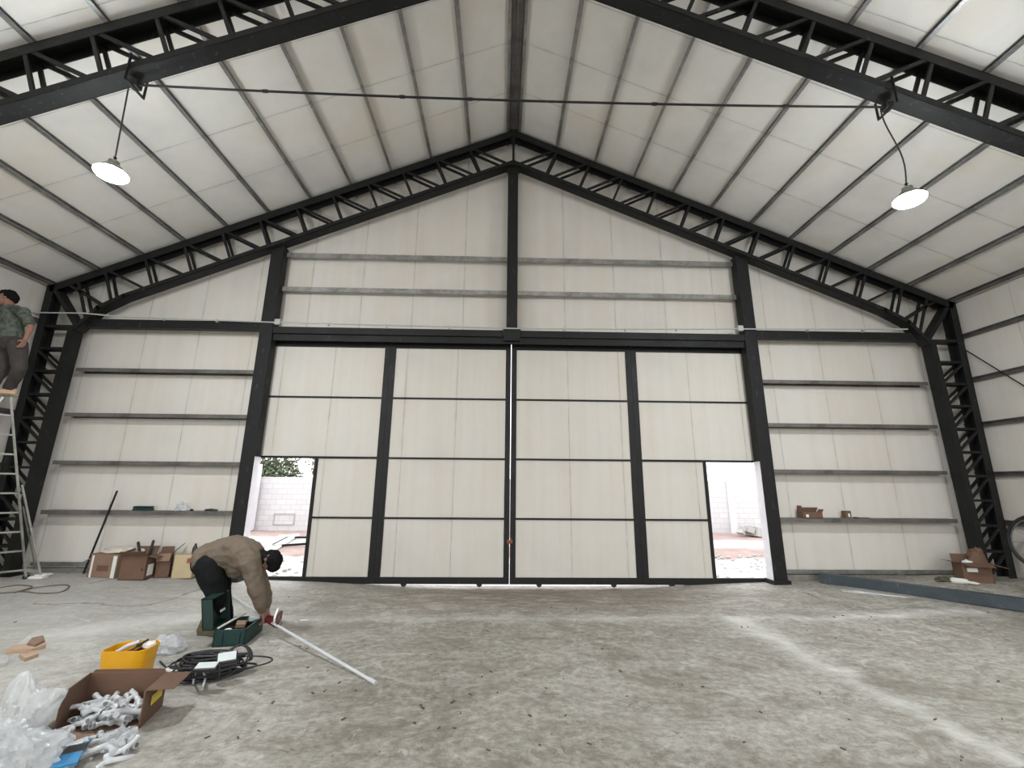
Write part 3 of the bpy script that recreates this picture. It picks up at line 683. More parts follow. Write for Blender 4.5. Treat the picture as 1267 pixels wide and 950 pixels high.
def fuse(b, name, mat, parent, voxel=.01, smooth=4, sub=0, disp=None):
    """one closed skin around everything collected in b"""
    bmesh.ops.recalc_face_normals(b.bm, faces=b.bm.faces)
    me = bpy.data.meshes.new('raw'); b.bm.to_mesh(me); b.bm.free()
    o = bpy.data.objects.new('raw', me); COL.objects.link(o)
    r = o.modifiers.new('r', 'REMESH'); r.mode = 'VOXEL'; r.voxel_size = voxel
    s = o.modifiers.new('s', 'SMOOTH'); s.iterations = smooth; s.factor = .5
    if disp:
        tx = bpy.data.textures.new('folds', 'CLOUDS'); tx.noise_scale = disp[0]; tx.noise_depth = 2
        d = o.modifiers.new('d', 'DISPLACE'); d.texture = tx; d.strength = disp[1]; d.mid_level = .5
    dg = bpy.context.evaluated_depsgraph_get(); nm = bpy.data.meshes.new_from_object(o.evaluated_get(dg))
    bpy.data.objects.remove(o); nm.name = name; nm.materials.clear(); nm.materials.append(mat)
    nm.transform(wm(parent).inverted()); nm.polygons.foreach_set('use_smooth', [True]*len(nm.polygons))
    q = bpy.data.objects.new(name, nm); COL.objects.link(q); q.parent = parent; return q
def cap(b, p, q, r1, r2, seg=12):
    p, q = Vector(p), Vector(q); n = 5
    b.tube([p.lerp(q, i/n) for i in range(n+1)], [r1+(r2-r1)*i/n for i in range(n+1)], seg)
    b.ball(p, r1, seg); b.ball(q, r2, seg)
def chain(b, pts):
    for (p, r), (q, s) in zip(pts, pts[1:]): cap(b, p, q, r, s)
def V(*a): return Vector(a)
def smooth_path(P, n=6):
    out = []
    for i in range(len(P)-1):
        p0, p1, p2, p3 = P[max(i-1, 0)], P[i], P[i+1], P[min(i+2, len(P)-1)]
        for k in range(n):
            t = k/n; out.append(.5*((2*p1)+(p2-p0)*t+(2*p0-5*p1+4*p2-p3)*t*t+(3*p1-p0-3*p2+p3)*t**3))
    return out+[P[-1]]
def hand(b, wrist, target, up, curl=1.0, side=1):
    """palm from the wrist towards target, fingers curling to -up, thumb from the side of the palm"""
    d = (Vector(target)-Vector(wrist)).normalized(); up = Vector(up); s = d.cross(up).normalized()*side; up = s.cross(d).normalized()*side
    if up.dot(Vector((0, 0, 1))) < 0 and abs(up.z) > .3: pass
    w = Vector(wrist)
    for k in range(4):
        o = s*(-.030+.020*k); cap(b, w+d*.01+o*.6, w+d*.085+o, .015, .0115, 8)
        L = (.036, .042, .040, .030)[3-k]; base = w+d*.088+o; dd = d.copy()
        a = .35*curl; p = base
        for j, l in enumerate((L, L*.7, L*.55)):
            a = (.5, 1.25, 1.9)[j]*curl; dd = d*math.cos(a)-up*math.sin(a); q = p+dd*l; cap(b, p, q, .0095-.0008*j, .009-.0008*j, 8); p = q
    p = w+d*.03+s*.030; q = p+(d*.6+s*.7-up*.3).normalized()*.035; cap(b, p, q, .013, .011, 8)
    r = q+(d*.8-up*.7*curl+s*.1).normalized()*.03; cap(b, q, r, .0105, .0095, 8)
def head(b, c, fwd, upv, sc=1.0):
    """skull, jaw, nose, ears, brows, lips; fwd = where the face looks, upv = towards the crown"""
    f = Vector(fwd).normalized(); u = Vector(upv); u = (u-f*u.dot(f)).normalized(); s = f.cross(u)
    R = Matrix((s, f, u)).transposed(); c = Vector(c)
    P = lambda x, y, z: c+R@(Vector((x, y, z))*sc)
    b.ball(P(0, -.008, .025), .098*sc, 20, (.80, 1.0, .95), R)
    b.ball(P(0, .028, -.045), .062*sc, 16, (.90, .95, 1.05), R)
    b.ball(P(0, .062, -.088), .026*sc, 12, (1.1, .8, .8), R)
    cap(b, P(0, .085, .012), P(0, .108, -.022), .009*sc, .014*sc, 8)
    for q in (-1, 1):
        b.ball(P(q*.014, .098, -.026), .009*sc, 8); b.ball(P(q*.032, .076, .004), .014*sc, 10, (1, .5, .8), R)
        cap(b, P(q*.014, .088, .028), P(q*.048, .074, .028), .009*sc, .008*sc, 8); b.ball(P(q*.042, .062, -.028), .02*sc, 10)
        b.ball(P(q*.080, -.008, -.010), .028*sc, 12, (.30, .65, 1.1), R)
    cap(b, P(-.02, .088, -.058), P(.02, .088, -.058), .008*sc, .008*sc, 8); cap(b, P(-.017, .086, -.070), P(.017, .086, -.070), .009*sc, .009*sc, 8)
    return P, R
def shoe(b, heel, toe, r=.045):
    h, t = Vector(heel), Vector(toe); d = (t-h)
    cap(b, h+V(0, 0, r), h+d*.5+V(0, 0, r*.9), r*.95, r*.95); cap(b, h+d*.45+V(0, 0, r*.8), t-d.normalized()*r*.6+V(0, 0, r*.7), r*.98, r*.78)
    cap(b, h+V(0, 0, r), h+V(0, 0, .13)+d*.12, r*.9, r*.98)
    b.bar(h-d*.05+V(0, 0, .010), t-d*.08+V(0, 0, .010), r*1.8, .02)

# ------------------------------------------------------------------ the bending worker
YP = -2.62
def W1(px, py, dy=0): return loc_y(px, py, YP+dy)
pt = thing('person', 'person in khaki jacket and black trousers bending far down over a pipe', 'person', at(262, 782))
footN = at(258, 785); footF = at(281, 778)
footN.z = fh(footN.x, footN.y); footF.z = fh(footF.x, footF.y)
pel = W1(262, 698); hipN = W1(259, 701, -.10); hipF = W1(268, 700, .12)
kneeN = W1(270, 742, -.12); kneeF = W1(276, 740, .14)
ankN = footN+V(-.01, .0, .11); ankF = footF+V(-.01, 0, .11)
sp1 = W1(274, 687); sp2 = W1(291, 683); sp3 = W1(307, 688); neck = W1(320, 690); hc = W1(333, 694)
shN = W1(310, 696, -.17); shF = W1(313, 696, .17); elN = W1(318, 731, -.20); elF = W1(326, 730, .14); wrN = W1(325, 757, -.10); wrF = W1(330, 753, .06)
grip = W1(331, 766, -.02)
b = MB()
fw = (W1(329, 712)-hc).normalized()*1.0+V(-.15, -.25, 0); upv = W1(350, 700)-hc
Ph, Rh = head(b, hc, fw, upv, .98)
cap(b, neck, hc-Vector(upv).normalized()*.02, .058, .058)
chain(b, [(pel, .13), (sp1, .125), (sp2, .125), (sp3, .13), (neck, .06)])
for sh, el, wr, sd in ((shN, elN, wrN, -1), (shF, elF, wrF, 1)):
    chain(b, [(sp3, .10), (sh, .062), (el, .045), (wr, .028)])
    hand(b, wr, grip+V(0, -.04*sd*-1, -.01), (1, 0, .3), 1.0, sd)
for hp, kn, an, ft in ((hipN, kneeN, ankN, footN), (hipF, kneeF, ankF, footF)):
    chain(b, [(pel, .12), (hp, .10), (kn, .06), (an, .04)]); cap(b, an-V(0, 0, .04), an+V(.12, -.03, -.07), .035, .028)
fuse(b, 'body', M['skin'], pt, .0075, 3)
b = MB()
hem = W1(252, 694)
chain(b, [(W1(257, 692), .165), (sp1, .185), (sp2, .19), (sp3, .175), (W1(316, 689), .105)])
b.ball(W1(268, 700), .17, 16, (1.0, .95, .85)); b.ball(W1(296, 700), .13, 16)
for sh, el, wr in ((shN, elN, wrN), (shF, elF, wrF)):
    chain(b, [(sp3, .15), (sh, .105), (el, .078), (wr+(el-wr)*.12, .052)])
fuse(b, 'jacket', M['jacket'], pt, .011, 3, disp=(.11, .045))
b = MB()
chain(b, [(W1(258, 694), .150), (pel, .155)])
b.ball(W1(255, 696), .150, 16)
for hp, kn, an in ((hipN, kneeN, ankN), (hipF, kneeF, ankF)):
    chain(b, [(hp, .150), (hp.lerp(kn, .45), .128), (kn, .085), (an+V(0, 0, .0), .062)])
fuse(b, 'trousers', M['trousers'], pt, .013, 4, disp=(.14, .03))
for f, nm in ((footN, 'near'), (footF, 'far')):
    b = MB(); shoe(b, f+V(-.09, .0, 0), f+V(.18, -.06, 0)); fuse(b, 'boot', M['boot'], pt, .008, 2)
b = MB()   # short hair over the crown and nape, with a dark collar below
for x, y, z, r in ((0, -.02, .055, .090), (0, .03, .070, .075), (0, -.055, .03, .075), (.035, -.02, .04, .068), (-.035, -.02, .04, .068), (0, -.07, -.02, .055), (0, .062, .082, .035)):
    b.ball(Ph(x, y, z), r, 14)
fuse(b, 'hair', M['hair'], pt, .009, 3, disp=(.03, .02))
b = MB(); chain(b, [(W1(318, 689), .098), (W1(326, 691), .088)]); fuse(b, 'neck_warmer', M['trousers'], pt, .009, 3)

# ------------------------------------------------------------------ angle grinder and pipe in the hands
t = thing('angle_grinder', 'dark red angle grinder held down beside the pipe by the bending worker', 'grinder', W1(338, 768))
g0, g1 = W1(332, 765, -.04), W1(343, 770, -.10)
b = MB(); b.tube([g0, g0.lerp(g1, .5), g1], [.040, .046, .050], 14); b.build('motor_body', M['toolred'], t, True)
b = MB(); b.tube([g1, g1.lerp(g0, -.35)], [.04, .026], 12); b.build('gear_head', M['alu'], t, True)
d = W1(345, 766, -.12); b = MB(); b.lathe(d, [(0, 0), (.085, 0), (.085, .012), (0, .012)], 24, axis=(.9, .2, -.1)); b.build('cutting_disc', M['toolred'], t)
b = MB(); b.lathe(W1(341, 762, -.11), [(.02, .0), (.075, .0), (.075, .02), (.02, .02)], 20, axis=(.9, .2, -.1)); b.build('disc_guard', M['label'], t)
pA, pB, pC = at(465, 845, .014), W1(331, 767, -.05), at(288, 737, .014)
pts = []
for i in range(25):
    u = i/24; k = .5
    p = pA.lerp(pB, u/k) if u < k else pB.lerp(pC, (u-k)/(1-k)); pts.append(p)
t = thing('conduit_pipe', 'long white conduit pipe held by the bending worker, one end on the floor', 'pipe', pA)
b = MB(); b.tube(pts, .0135, 12); b.build('pipe_tube', M['pipe'], t, True)
b = MB(); b.tube([pts[0]+(pts[0]-pts[1]).normalized()*.0, pts[1].lerp(pts[0], .4)], .0175, 12); b.build('pipe_socket', M['pipe'], t, True)

# ------------------------------------------------------------------ green tool case
FL, FR, BR = at(262, 801), at(302, 799), at(322, 780)
u = (FR-FL); wC = u.length; u.normalize(); v = Vector((-u.y, u.x, 0)); dC = max(.42, (BR-FR).dot(v)); hC = .155
t = thing('tool_case', 'open dark green power tool case on the floor at the worker\'s feet', 'case', FL)
Q = lambda a, c, z: FL+u*a+v*c+V(0, 0, z)
def obox(b, a0, a1, c0, c1, z0, z1, Q=Q):
    P8 = [Q(a, c, z) for z in (z0, z1) for a, c in ((a0, c0), (a1, c0), (a1, c1), (a0, c1))]
    vs = [b.bm.verts.new(p) for p in P8]
    for f in ((0, 1, 2, 3), (4, 5, 6, 7), (0, 1, 5, 4), (1, 2, 6, 5), (2, 3, 7, 6), (3, 0, 4, 7)): b.bm.faces.new([vs[i] for i in f])
b = MB(); obox(b, 0, wC, 0, dC, 0, .012)
for a0, a1, c0, c1 in ((0, wC, 0, .012), (0, wC, dC-.012, dC), (0, .012, 0, dC), (wC-.012, wC, 0, dC)): obox(b, a0, a1, c0, c1, 0, hC)
for a in (.05, wC-.09): obox(b, a, a+.04, -.012, 0, .02, hC-.03)
b.build('case_base', M['green'], t)
b = MB(); obox(b, .015, wC-.015, .015, dC-.015, .03, .06)
for k in range(3): obox(b, .02+.12*k, .026+.12*k, .02, dC-.02, .06, .12)
obox(b, .02, wC-.02, dC*.5, dC*.5+.006, .06, .12); b.build('tray', M['black'], t)
lt = .10
b = MB()
L = lambda a, c, z: Q(-.01-a*.94-z*.0, c, hC) if False else Q(-lt+a, c, hC+z)
lean = lambda a, c, z: Q(-.012-a-(z*.18), c, hC+z)
for a0, a1, c0, c1, z0, z1 in ((lt-.012, lt, 0, dC*.8, 0, wC), (0, lt, 0, .012, 0, wC), (0, lt, dC*.8-.012, dC*.8, 0, wC), (0, lt, 0, dC*.8, wC-.012, wC), (0, lt, 0, dC*.8, 0, .012)):
    obox(b, a0, a1, c0, c1, z0, z1, Q=lean)
b.build('case_lid', M['greend'], t)
b = MB(); obox(b, -.018, -.012+.0, dC*.28, dC*.5, wC*.45, wC*.52, Q=lean); b.build('lid_badge', M['label'], t)
def in_case(name, label, cat, mat, a, c, z, s, rot):
    b = MB(); vs = b.box((-s[0]/2, -s[1]/2, -s[2]/2), (s[0]/2, s[1]/2, s[2]/2), bev=.006)
    R = Matrix.Rotation(rot[2], 3, 'Z') @ Matrix.Rotation(rot[0], 3, 'X') @ Matrix.Rotation(rot[1], 3, 'Y'); p = Q(a, c, z)
    for q in vs: q.co = R@q.co+p
    tag(b.build(name, mat, at_=p), label, cat)
in_case('battery_pack', 'black battery with a pale sticker in the middle of the green case', 'battery', M['carton2'], wC*.55, dC*.45, hC-.01, (.09, .07, .05), (.3, .1, .4))
in_case('charger', 'pale grey charger at the far corner of the green case', 'charger', M['lens'], wC*.80, dC*.75, hC+.005, (.10, .07, .07), (.4, .2, .5))
b = MB(); p = Q(wC*.3, dC*.2, .062+.03); b.lathe(p, [(0, -.03), (.045, -.03), (.045, .03), (.03, .045), (0, .045)], 18); tag(b.build('tape_roll', M['label'], at_=p, smooth=True), 'white roll at the near left of the green case', 'roll')
b = MB(); b.bar(Q(.02, .03, hC+.012), Q(.10, dC*1.0, hC+.03), .018, .012); tag(b.build('steel_ruler', M['label'], at_=Q(.02, .03, hC)), 'thin white ruler laid along the left edge of the green case', 'ruler')
b = MB(); p = Q(wC*.6, dC*.7, hC-.02); b.tube([p, p+u*.06+v*.02, p+u*.12+v*.0], [.03, .028, .02], 12); b.tube([p+u*.01, p+u*.0-v*.10], [.022, .024], 10); tag(b.build('cordless_drill', M['black'], at_=p, smooth=True), 'black cordless tool lying in the green case', 'drill')
for nm, lb, px, py, w_, h_, an in (('paper_sheet', 'white paper sheet on the floor behind the green case', 311, 764, .20, .14, .3), ('paper_scrap', 'small white scrap lying right of the grinder', 376, 768, .09, .05, .1),
                               ('paper_sheet', 'white sheet lying left of the black cable heap', 212, 829, .16, .12, .45)):
    p = at(px, py); b = MB(); R = Matrix.Rotation(an, 3, 'Z')
    b.slab([p+R@V(x, y, .006+(.012 if x > 0 else 0)*0) for x, y in ((-w_/2, -h_/2), (w_/2, -h_/2), (w_/2, h_/2), (-w_/2, h_/2))], .003)
    tag(b.build(nm, M['label'], at_=p), lb, 'paper')

# ------------------------------------------------------------------ cable heap with two flood lights
hp = at(262, 836)
r = random.Random(5)
def loop(b, c, rx, ry, ang, z, wob, rad, turns=1.0, tilt=0, ph=0):
    pts = []; n = int(26*turns)
    for i in range(n+1):
        a = ph+2*math.pi*turns*i/n; w = 1+wob*math.sin(3*a+ang*5)
        x, y = rx*w*math.cos(a), ry*w*math.sin(a); zz = z+tilt*math.sin(a)*rx+rad
        x, y = x*math.cos(ang)-y*math.sin(ang), x*math.sin(ang)+y*math.cos(ang)
        pts.append((c[0]+x, c[1]+y, c[2]+max(zz, rad)))
    b.tube(pts, rad, 6)
b = MB()
c0 = hp+V(-.03, .0, 0)
for k in range(30):
    loop(b, c0+V(r.uniform(-.07, .07), r.uniform(-.04, .05), 0), r.uniform(.07, .26), r.uniform(.04, .13), r.uniform(-.3, .6), .006+.005*k, .06, .008, 1.1, r.uniform(-.15, .15), r.uniform(0, 6))
loop(b, at(298, 820), .26, .15, .1, 0, .03, .006, .95, 0, 2.2); loop(b, at(296, 826), .13, .08, .3, .0, .05, .007, .9, 0, 2.5)
for k in range(4): loop(b, hp+V(.16+.01*k, .04, .09), .10, .05, .2*k, 0.02, .02, .007, 1, .9, 0)
b.tube([hp+V(-.10, .05, .13), at(222, 816, .05), at(206, 826, .008), at(198, 818, .008)], .007, 6)
b.tube([at(206, 826, .008), at(197, 832, .008), at(190, 836, .008)], .006, 6)
tag(b.build('extension_cable', M['wire'], at_=hp), 'tangled heap of black cable on the floor in front of the green case', 'cable')
b = MB(); b.tube([at(247, 826, .16), at(243, 828, .17), at(240, 838, .06), at(239, 846, .01)], .008, 8); b.tube([at(247, 826, .16), at(252, 830, .15), at(254, 840, .04), at(250, 853, .01)], .008, 8)
tag(b.build('white_lead', M['pipe'], at_=at(247, 840)), 'short white lead hanging over the black cable heap', 'cable')
def flood(c, yaw, pitch, label, w=.20, h=.13):
    t = thing('flood_light', label, 'lamp', c, 'unlit flood lights on the cable heap')
    R = Matrix.Rotation(yaw, 3, 'Z') @ Matrix.Rotation(pitch, 3, 'X')
    def bx(b, a, d, bev=0):
        for q in b.box(a, d, bev=bev): q.co = R@q.co+Vector(c)
    b = MB(); bx(b, (-w/2, -h/2, -.03), (w/2, h/2, 0), .006)
    for k in range(5): bx(b, (-w*.35+.03*k, -h*.4, -.045), (-w*.35+.03*k+.006, h*.4, -.03))
    b.build('housing', M['black'], t)
    b = MB(); bx(b, (-w*.43, -h*.40, 0), (w*.43, h*.40, .004)); b.build('glass_panel', M['lens'], t)
    b = MB()
    for s in (-1, 1): bx(b, (s*(w/2+.008)-.003, -.012, -.09), (s*(w/2+.008)+.003, .012, .0))
    bx(b, (-w/2-.01, -.012, -.095), (w/2+.01, .012, -.089)); b.build('bracket', M['black'], t)
flood(at(256, 823, .185)+V(0, 0, .0), .15, .25, 'flood light lying flat on top of the cable heap', .17, .09)
flood(at(281, 812, .20), .55, .55, 'flood light tilted up at the right end of the cable heap', .15, .10)

# ------------------------------------------------------------------ crumpled plastic
def bag(name, label, c, size, seed, mat=None, flat=.35, amp=.35, spikes=(), res=40):
    rr_ = random.Random(seed); from mathutils import noise as mn
    b = MB(); g = bmesh.ops.create_uvsphere(b.bm, u_segments=res, v_segments=res//2, radius=1)
    for v_ in g['verts']:
        d = v_.co.normalized(); o = V(seed*3.1, seed*1.7, 0)
        k = 1+amp*(abs(mn.noise(d*1.7+o))*1.6-.4)+amp*.45*mn.noise(d*4.2+o)+amp*.25*(1-3*abs(mn.noise(d*6+o)))+amp*.12*(1-3*abs(mn.noise(d*13+o)))
        for sd, sl in spikes:
            a = max(0, d.dot(Vector(sd).normalized())); k += sl*a**14
        q = Vector((d.x*size[0], d.y*size[1], d.z*size[2]))*k
        if q.z < -size[2]*flat: q.z = -size[2]*flat
        v_.co = q
    zmin = min(v_.co.z for v_ in g['verts']); zf = [fh(c[0]+v_.co.x, c[1]+v_.co.y) for v_ in g['verts']]
    for v_ in g['verts']: v_.co = Vector((c[0], c[1], c[2]))+V(v_.co.x, v_.co.y, v_.co.z-zmin+.002)
    return tag(b.build(name, mat or M['film'], at_=c, smooth=True), label, 'plastic bag')
bag('plastic_bag', 'small crumpled clear plastic bag between the yellow tub and the green case', at(207, 806), (.15, .11, .09), 3, M['film'], .5)
bag('plastic_bag', 'large cloudy plastic bag left of the open carton, nearest the viewer', at(0, 962), (.22, .16, .14), 8, M['film'], .55, .4, (((.9, .1, .55), .6), ((-.3, .2, .9), .4)), 64)
bag('plastic_bag', 'large cloudy plastic bag standing with raised corner behind the nearer one', at(14, 922), (.16, .12, .15), 5, M['film'], .6, .4, (((.75, .1, .75), 1.0), ((-.05, 0, 1), .9)), 64)
bag('plastic_bag', 'clear bag lying over the white fittings beside the open carton', at(143, 926), (.09, .07, .07), 12, M['clear'], .5, .45)

# ------------------------------------------------------------------ cartons
def carton(name, label, cs, h, mat=None, flaps=(), extra=None, open_=True, cat='carton', t_=.008, group=None, walls=(0, 1, 2, 3), base=None):
    """cs: four floor corners, FL FR BR BL; flaps: (side, angle from upright outwards, length)"""
    mat = mat or M['carton']; cs = [Vector(c) for c in cs]
    o = thing(name, label, cat, cs[0], group); cen = sum(cs, Vector())/4
    b = MB(); b.slab([c+V(0, 0, .002) for c in cs], .006)
    for i in walls:
        a, c = cs[i], cs[(i+1) % 4]; n = ((c-a).cross(V(0, 0, 1))).normalized(); n = n if n.dot(a-cen) > 0 else -n
        b.slab([a, c, c+V(0, 0, h), a+V(0, 0, h)], t_) if ((c-a).cross(V(0, 0, h))).dot(n) < 0 else b.slab([c, a, a+V(0, 0, h), c+V(0, 0, h)], t_)
    if not open_: b.slab([c+V(0, 0, h-.001) for c in cs], .008)
    b.build('carton_body', mat, o)
    for (i, ang, ln, *rest) in flaps:
        a, c = cs[i]+V(0, 0, h), cs[(i+1) % 4]+V(0, 0, h); n = ((c-a).cross(V(0, 0, 1))).normalized(); n = n if n.dot(a-cen) > 0 else -n
        d = n*math.sin(ang)*ln+V(0, 0, 1)*math.cos(ang)*ln; e = (c-a)*.03; sk = rest[0] if rest else 0
        b = MB(); b.slab([a+e, c-e, c-e*2+d+(c-a)*sk, a+e*2+d+(c-a)*sk], .005); b.build('flap', rest[1] if len(rest) > 1 else mat, o)
    return o
def sticker(o, p0, e1, e2, mat, name='label_sticker'):
    b = MB(); p0, e1, e2 = Vector(p0), Vector(e1), Vector(e2); b.slab([p0, p0+e1, p0+e1+e2, p0+e2], .0015); b.build(name, mat, o)
B1, B2, F2, F1 = at(103, 875), at(201, 873), at(172, 902), at(66, 906)
hB = .225
o = carton('open_carton', 'large open brown carton full of white pipe fittings, in front of the yellow tub', [F1, F2, B2, B1], hB, M['carton'], [(1, 1.7, .15, .1), (3, 2.4, .16), (2, .05, .02)], walls=(1, 2, 3))
e = (B2-F2).normalized(); sticker(o, F2+e*.10+V(0, 0, hB*.42)+(B2-B1).normalized()*.006, e*.16, V(0, 0, .06), M['yellowtape'], 'yellow_tape')
b = MB(); q = (F2-F1); b.slab([F1+V(0, -.02, .006), F2+V(0, -.02, .006), F2-q*.1+V(-.05, -.26, .006), F1+q*.05+V(-.06, -.26, .006)], .006); b.build('torn_front_flap', M['carton2'], o)
# PVC elbows
el = MB(); ep = [(.075*math.sin(a)-.035, .075*(1-math.cos(a)), 0) for a in np.linspace(0, 1.35, 9)]; ep = [(-.065, 0, 0)]+ep
el.tube(ep, .0115, 10)
for p, q in ((ep[0], ep[1]), (ep[-1], ep[-2])):
    p, q = Vector(p), Vector(q); el.tube([p, p.lerp(q, .7)], .014, 10)
elm = None
r = random.Random(21)
def heap_z(x, y, lst):
    z = .018
    for (a, c, k) in lst:
        if math.hypot(x-a, y-c) < .055: z = max(z, k+.018)
    return z
placed = []
FC = (F1+F2+B1+B2)/4
for i in range(84):
    if i < 60:
        s1, s2 = r.random(), r.random(); p = (F1.lerp(F2, .16+.72*s1)).lerp(B1.lerp(B2, .14+.74*s1), .02+.72*s2)
    else:
        p = at(r.uniform(62, 160), r.uniform(912, 946))
    z = min(heap_z(p.x, p.y, placed), .085 if i < 60 else .05); placed.append((p.x, p.y, z))
    if elm is None:
        ob = el.build('pipe_elbow', M['pipe'], smooth=True); elm = ob.data
    else:
        ob = bpy.data.objects.new('pipe_elbow', elm); COL.objects.link(ob)
    ob.location = (p.x, p.y, z+fh(p.x, p.y)); ob.scale = (1.3, 1.3, 1.25); ob.rotation_euler = (r.uniform(-.5, .5), r.uniform(-.35, .35), r.uniform(0, 6.28))
    if i < 60: tag(ob, 'white plastic elbow fitting heaped inside the large open carton', 'pipe fitting', 'elbow fittings inside the open carton')
    else: tag(ob, 'white plastic elbow fitting spilled on the floor before the large open carton', 'pipe fitting', 'elbow fittings spilled on the floor')
# blue wrapper
p0 = at(89, 934, .06); t = thing('wrapper_packet', 'blue and black printed packet lying on the spilled fittings', 'packet', p0)
dv = (at(98, 918, .05)-at(78, 948, .05)); L_ = dv.length; dv.normalize(); sv = Vector((dv.y, -dv.x, 0))
for k, (a0, a1, mm, nm) in enumerate(((-.5, -.16, M['blue'], 'blue_end'), (-.16, .20, M['black'], 'black_band'), (.20, .5, M['blue'], 'blue_end'))):
    b = MB(); pts = [p0+dv*L_*a+sv*.055*s+V(0, 0, .012+.02*math.cos(a*3)) for a, s in ((a0, -1), (a1, -1), (a1, 1), (a0, 1))]; b.slab(pts, .014); b.build(nm, mm, t)
sticker(t, p0+dv*L_*.0-sv*.035+V(0, 0, .052), sv*.07, dv*.014, M['label'], 'white_print'); sticker(t, p0+dv*L_*.08-sv*.035+V(0, 0, .052), sv*.07, dv*.008, M['label'], 'white_print')

# ------------------------------------------------------------------ yellow tub
c = at(155, 842); w2, d2, hh = .165, .13, .255
t = thing('yellow_tub', 'yellow plastic tub cut from a can, holding tools, behind the open carton', 'tub', c)
def rr_ring(b, k, z, inset=0, n=6):
    pts = []; rd = .07
    for qx, qy, a0 in ((1, 1, 0), (-1, 1, 90), (-1, -1, 180), (1, -1, 270)):
        for i in range(n):
            a = math.radians(a0+90*i/(n-1)); pts.append(V((w2*k-rd-inset)*qx+rd*math.cos(a), (d2*k-rd-inset)*qy+rd*math.sin(a), z))
    R = Matrix.Rotation(.12, 3, 'Z'); return [b.bm.verts.new(R@p+c) for p in pts]
b = MB(); rings = [rr_ring(b, .94, .004), rr_ring(b, .98, .15), rr_ring(b, 1.04, hh), rr_ring(b, 1.04, hh, .008), rr_ring(b, .98, .15, .008), rr_ring(b, .94, .014, .008)]
for v_ in rings[2]+rings[3]:
    v_.co.z += .012*math.sin(v_.co.x*9)+.03*(v_.co.x-c.x)
for A, B in zip(rings, rings[1:]):
    for i in range(len(A)): j = (i+1) % len(A); b.bm.faces.new((A[i], A[j], B[j], B[i]))
b.bm.faces.new(rings[0][::-1]); b.bm.faces.new(rings[-1])
b.build('tub_shell', M['yellow'], t, True)
for nm, lb, ct, mt, a, q, rd in (('pipe_offcut', 'white pipe offcut sticking out of the yellow tub', 'pipe', 'pipe', (-.10, -.02, .22), (.03, .04, .28), .016), ('hand_pliers', 'black handled pliers at the right in the yellow tub', 'pliers', 'black', (.01, -.03, .23), (.10, .04, .30), .011),
                             ('cloth_rag', 'pale rag stuffed beside the pliers in the yellow tub', 'rag', 'label', (.10, .03, .25), (.14, .04, .265), .03), ('wooden_mallet', 'dark mallet head lying in the yellow tub', 'mallet', 'rubber', (-.02, -.05, .20), (.07, -.05, .22), .025)):
    b = MB(); p, q_ = c+Vector(a), c+Vector(q)
    if nm == 'hand_pliers':
        b.tube([p, p.lerp(q_, .5)+V(.01, .012, 0), q_], rd*.7, 8); b.tube([p+V(.0, .03, 0), p.lerp(q_, .5), q_+V(.01, -.03, .0)], rd*.7, 8); b.lathe(p.lerp(q_, .5), [(0, -.012), (.018, -.012), (.018, .012), (0, .012)], 10)
    elif nm == 'cloth_rag':
        b.ball(p.lerp(q_, .5), .045, 16, (1.2, .9, .6))
        for v_ in b.bm.verts: v_.co += V(r.uniform(-.006, .006), r.uniform(-.006, .006), r.uniform(-.006, .006))
    else:
        b.tube([p, p.lerp(q_, .5)+V(0, 0, .01), q_], rd, 12)
        if nm == 'wooden_mallet': b.tube([p.lerp(q_, .5), p.lerp(q_, .5)+V(.05, .12, .03)], .011, 8)
        else: b.tube([q_, q_.lerp(p, .12)], rd*1.2, 12)
    b_o = b.build(nm, M[mt], at_=p, smooth=True); tag(b_o, lb, ct)

# ------------------------------------------------------------------ flat pieces at the left edge
def plank(name, label, pix, th, mat, cat='board', lift=.003):
    pts = [at(*q)+V(0, 0, lift) for q in pix]; b = MB(); A = [b.bm.verts.new(p) for p in pts]; B = [b.bm.verts.new(p+V(0, 0, th)) for p in pts]; n = len(pts)
    for i in range(n): b.bm.faces.new((A[i], A[(i+1) % n], B[(i+1) % n], B[i]))
    b.bm.faces.new(A[::-1]); b.bm.faces.new(B); return tag(b.build(name, mat, at_=pts[0]), label, cat)
plank('cardboard_piece', 'long flat brown cardboard piece on the floor near the left edge', [(5, 810), (14, 803), (34, 800), (56, 797), (56, 802), (38, 807)], .03, M['kraft'], 'cardboard')
plank('cardboard_piece', 'crumpled top flap of cardboard lying on the long brown piece', [(32, 803), (38, 796), (52, 793), (54, 799), (42, 805)], .02, M['carton2'], 'cardboard', .035)
plank('cardboard_piece', 'small thick brown cardboard piece in front of the long one', [(23, 814), (44, 809), (47, 813), (30, 819)], .03, M['kraft'], 'cardboard')
plank('grey_plate', 'pale grey plate cut by the left edge of the picture', [(-8, 820), (6, 814), (10, 818), (8, 824), (-8, 828)], .03, M['greypipe'], 'plate')

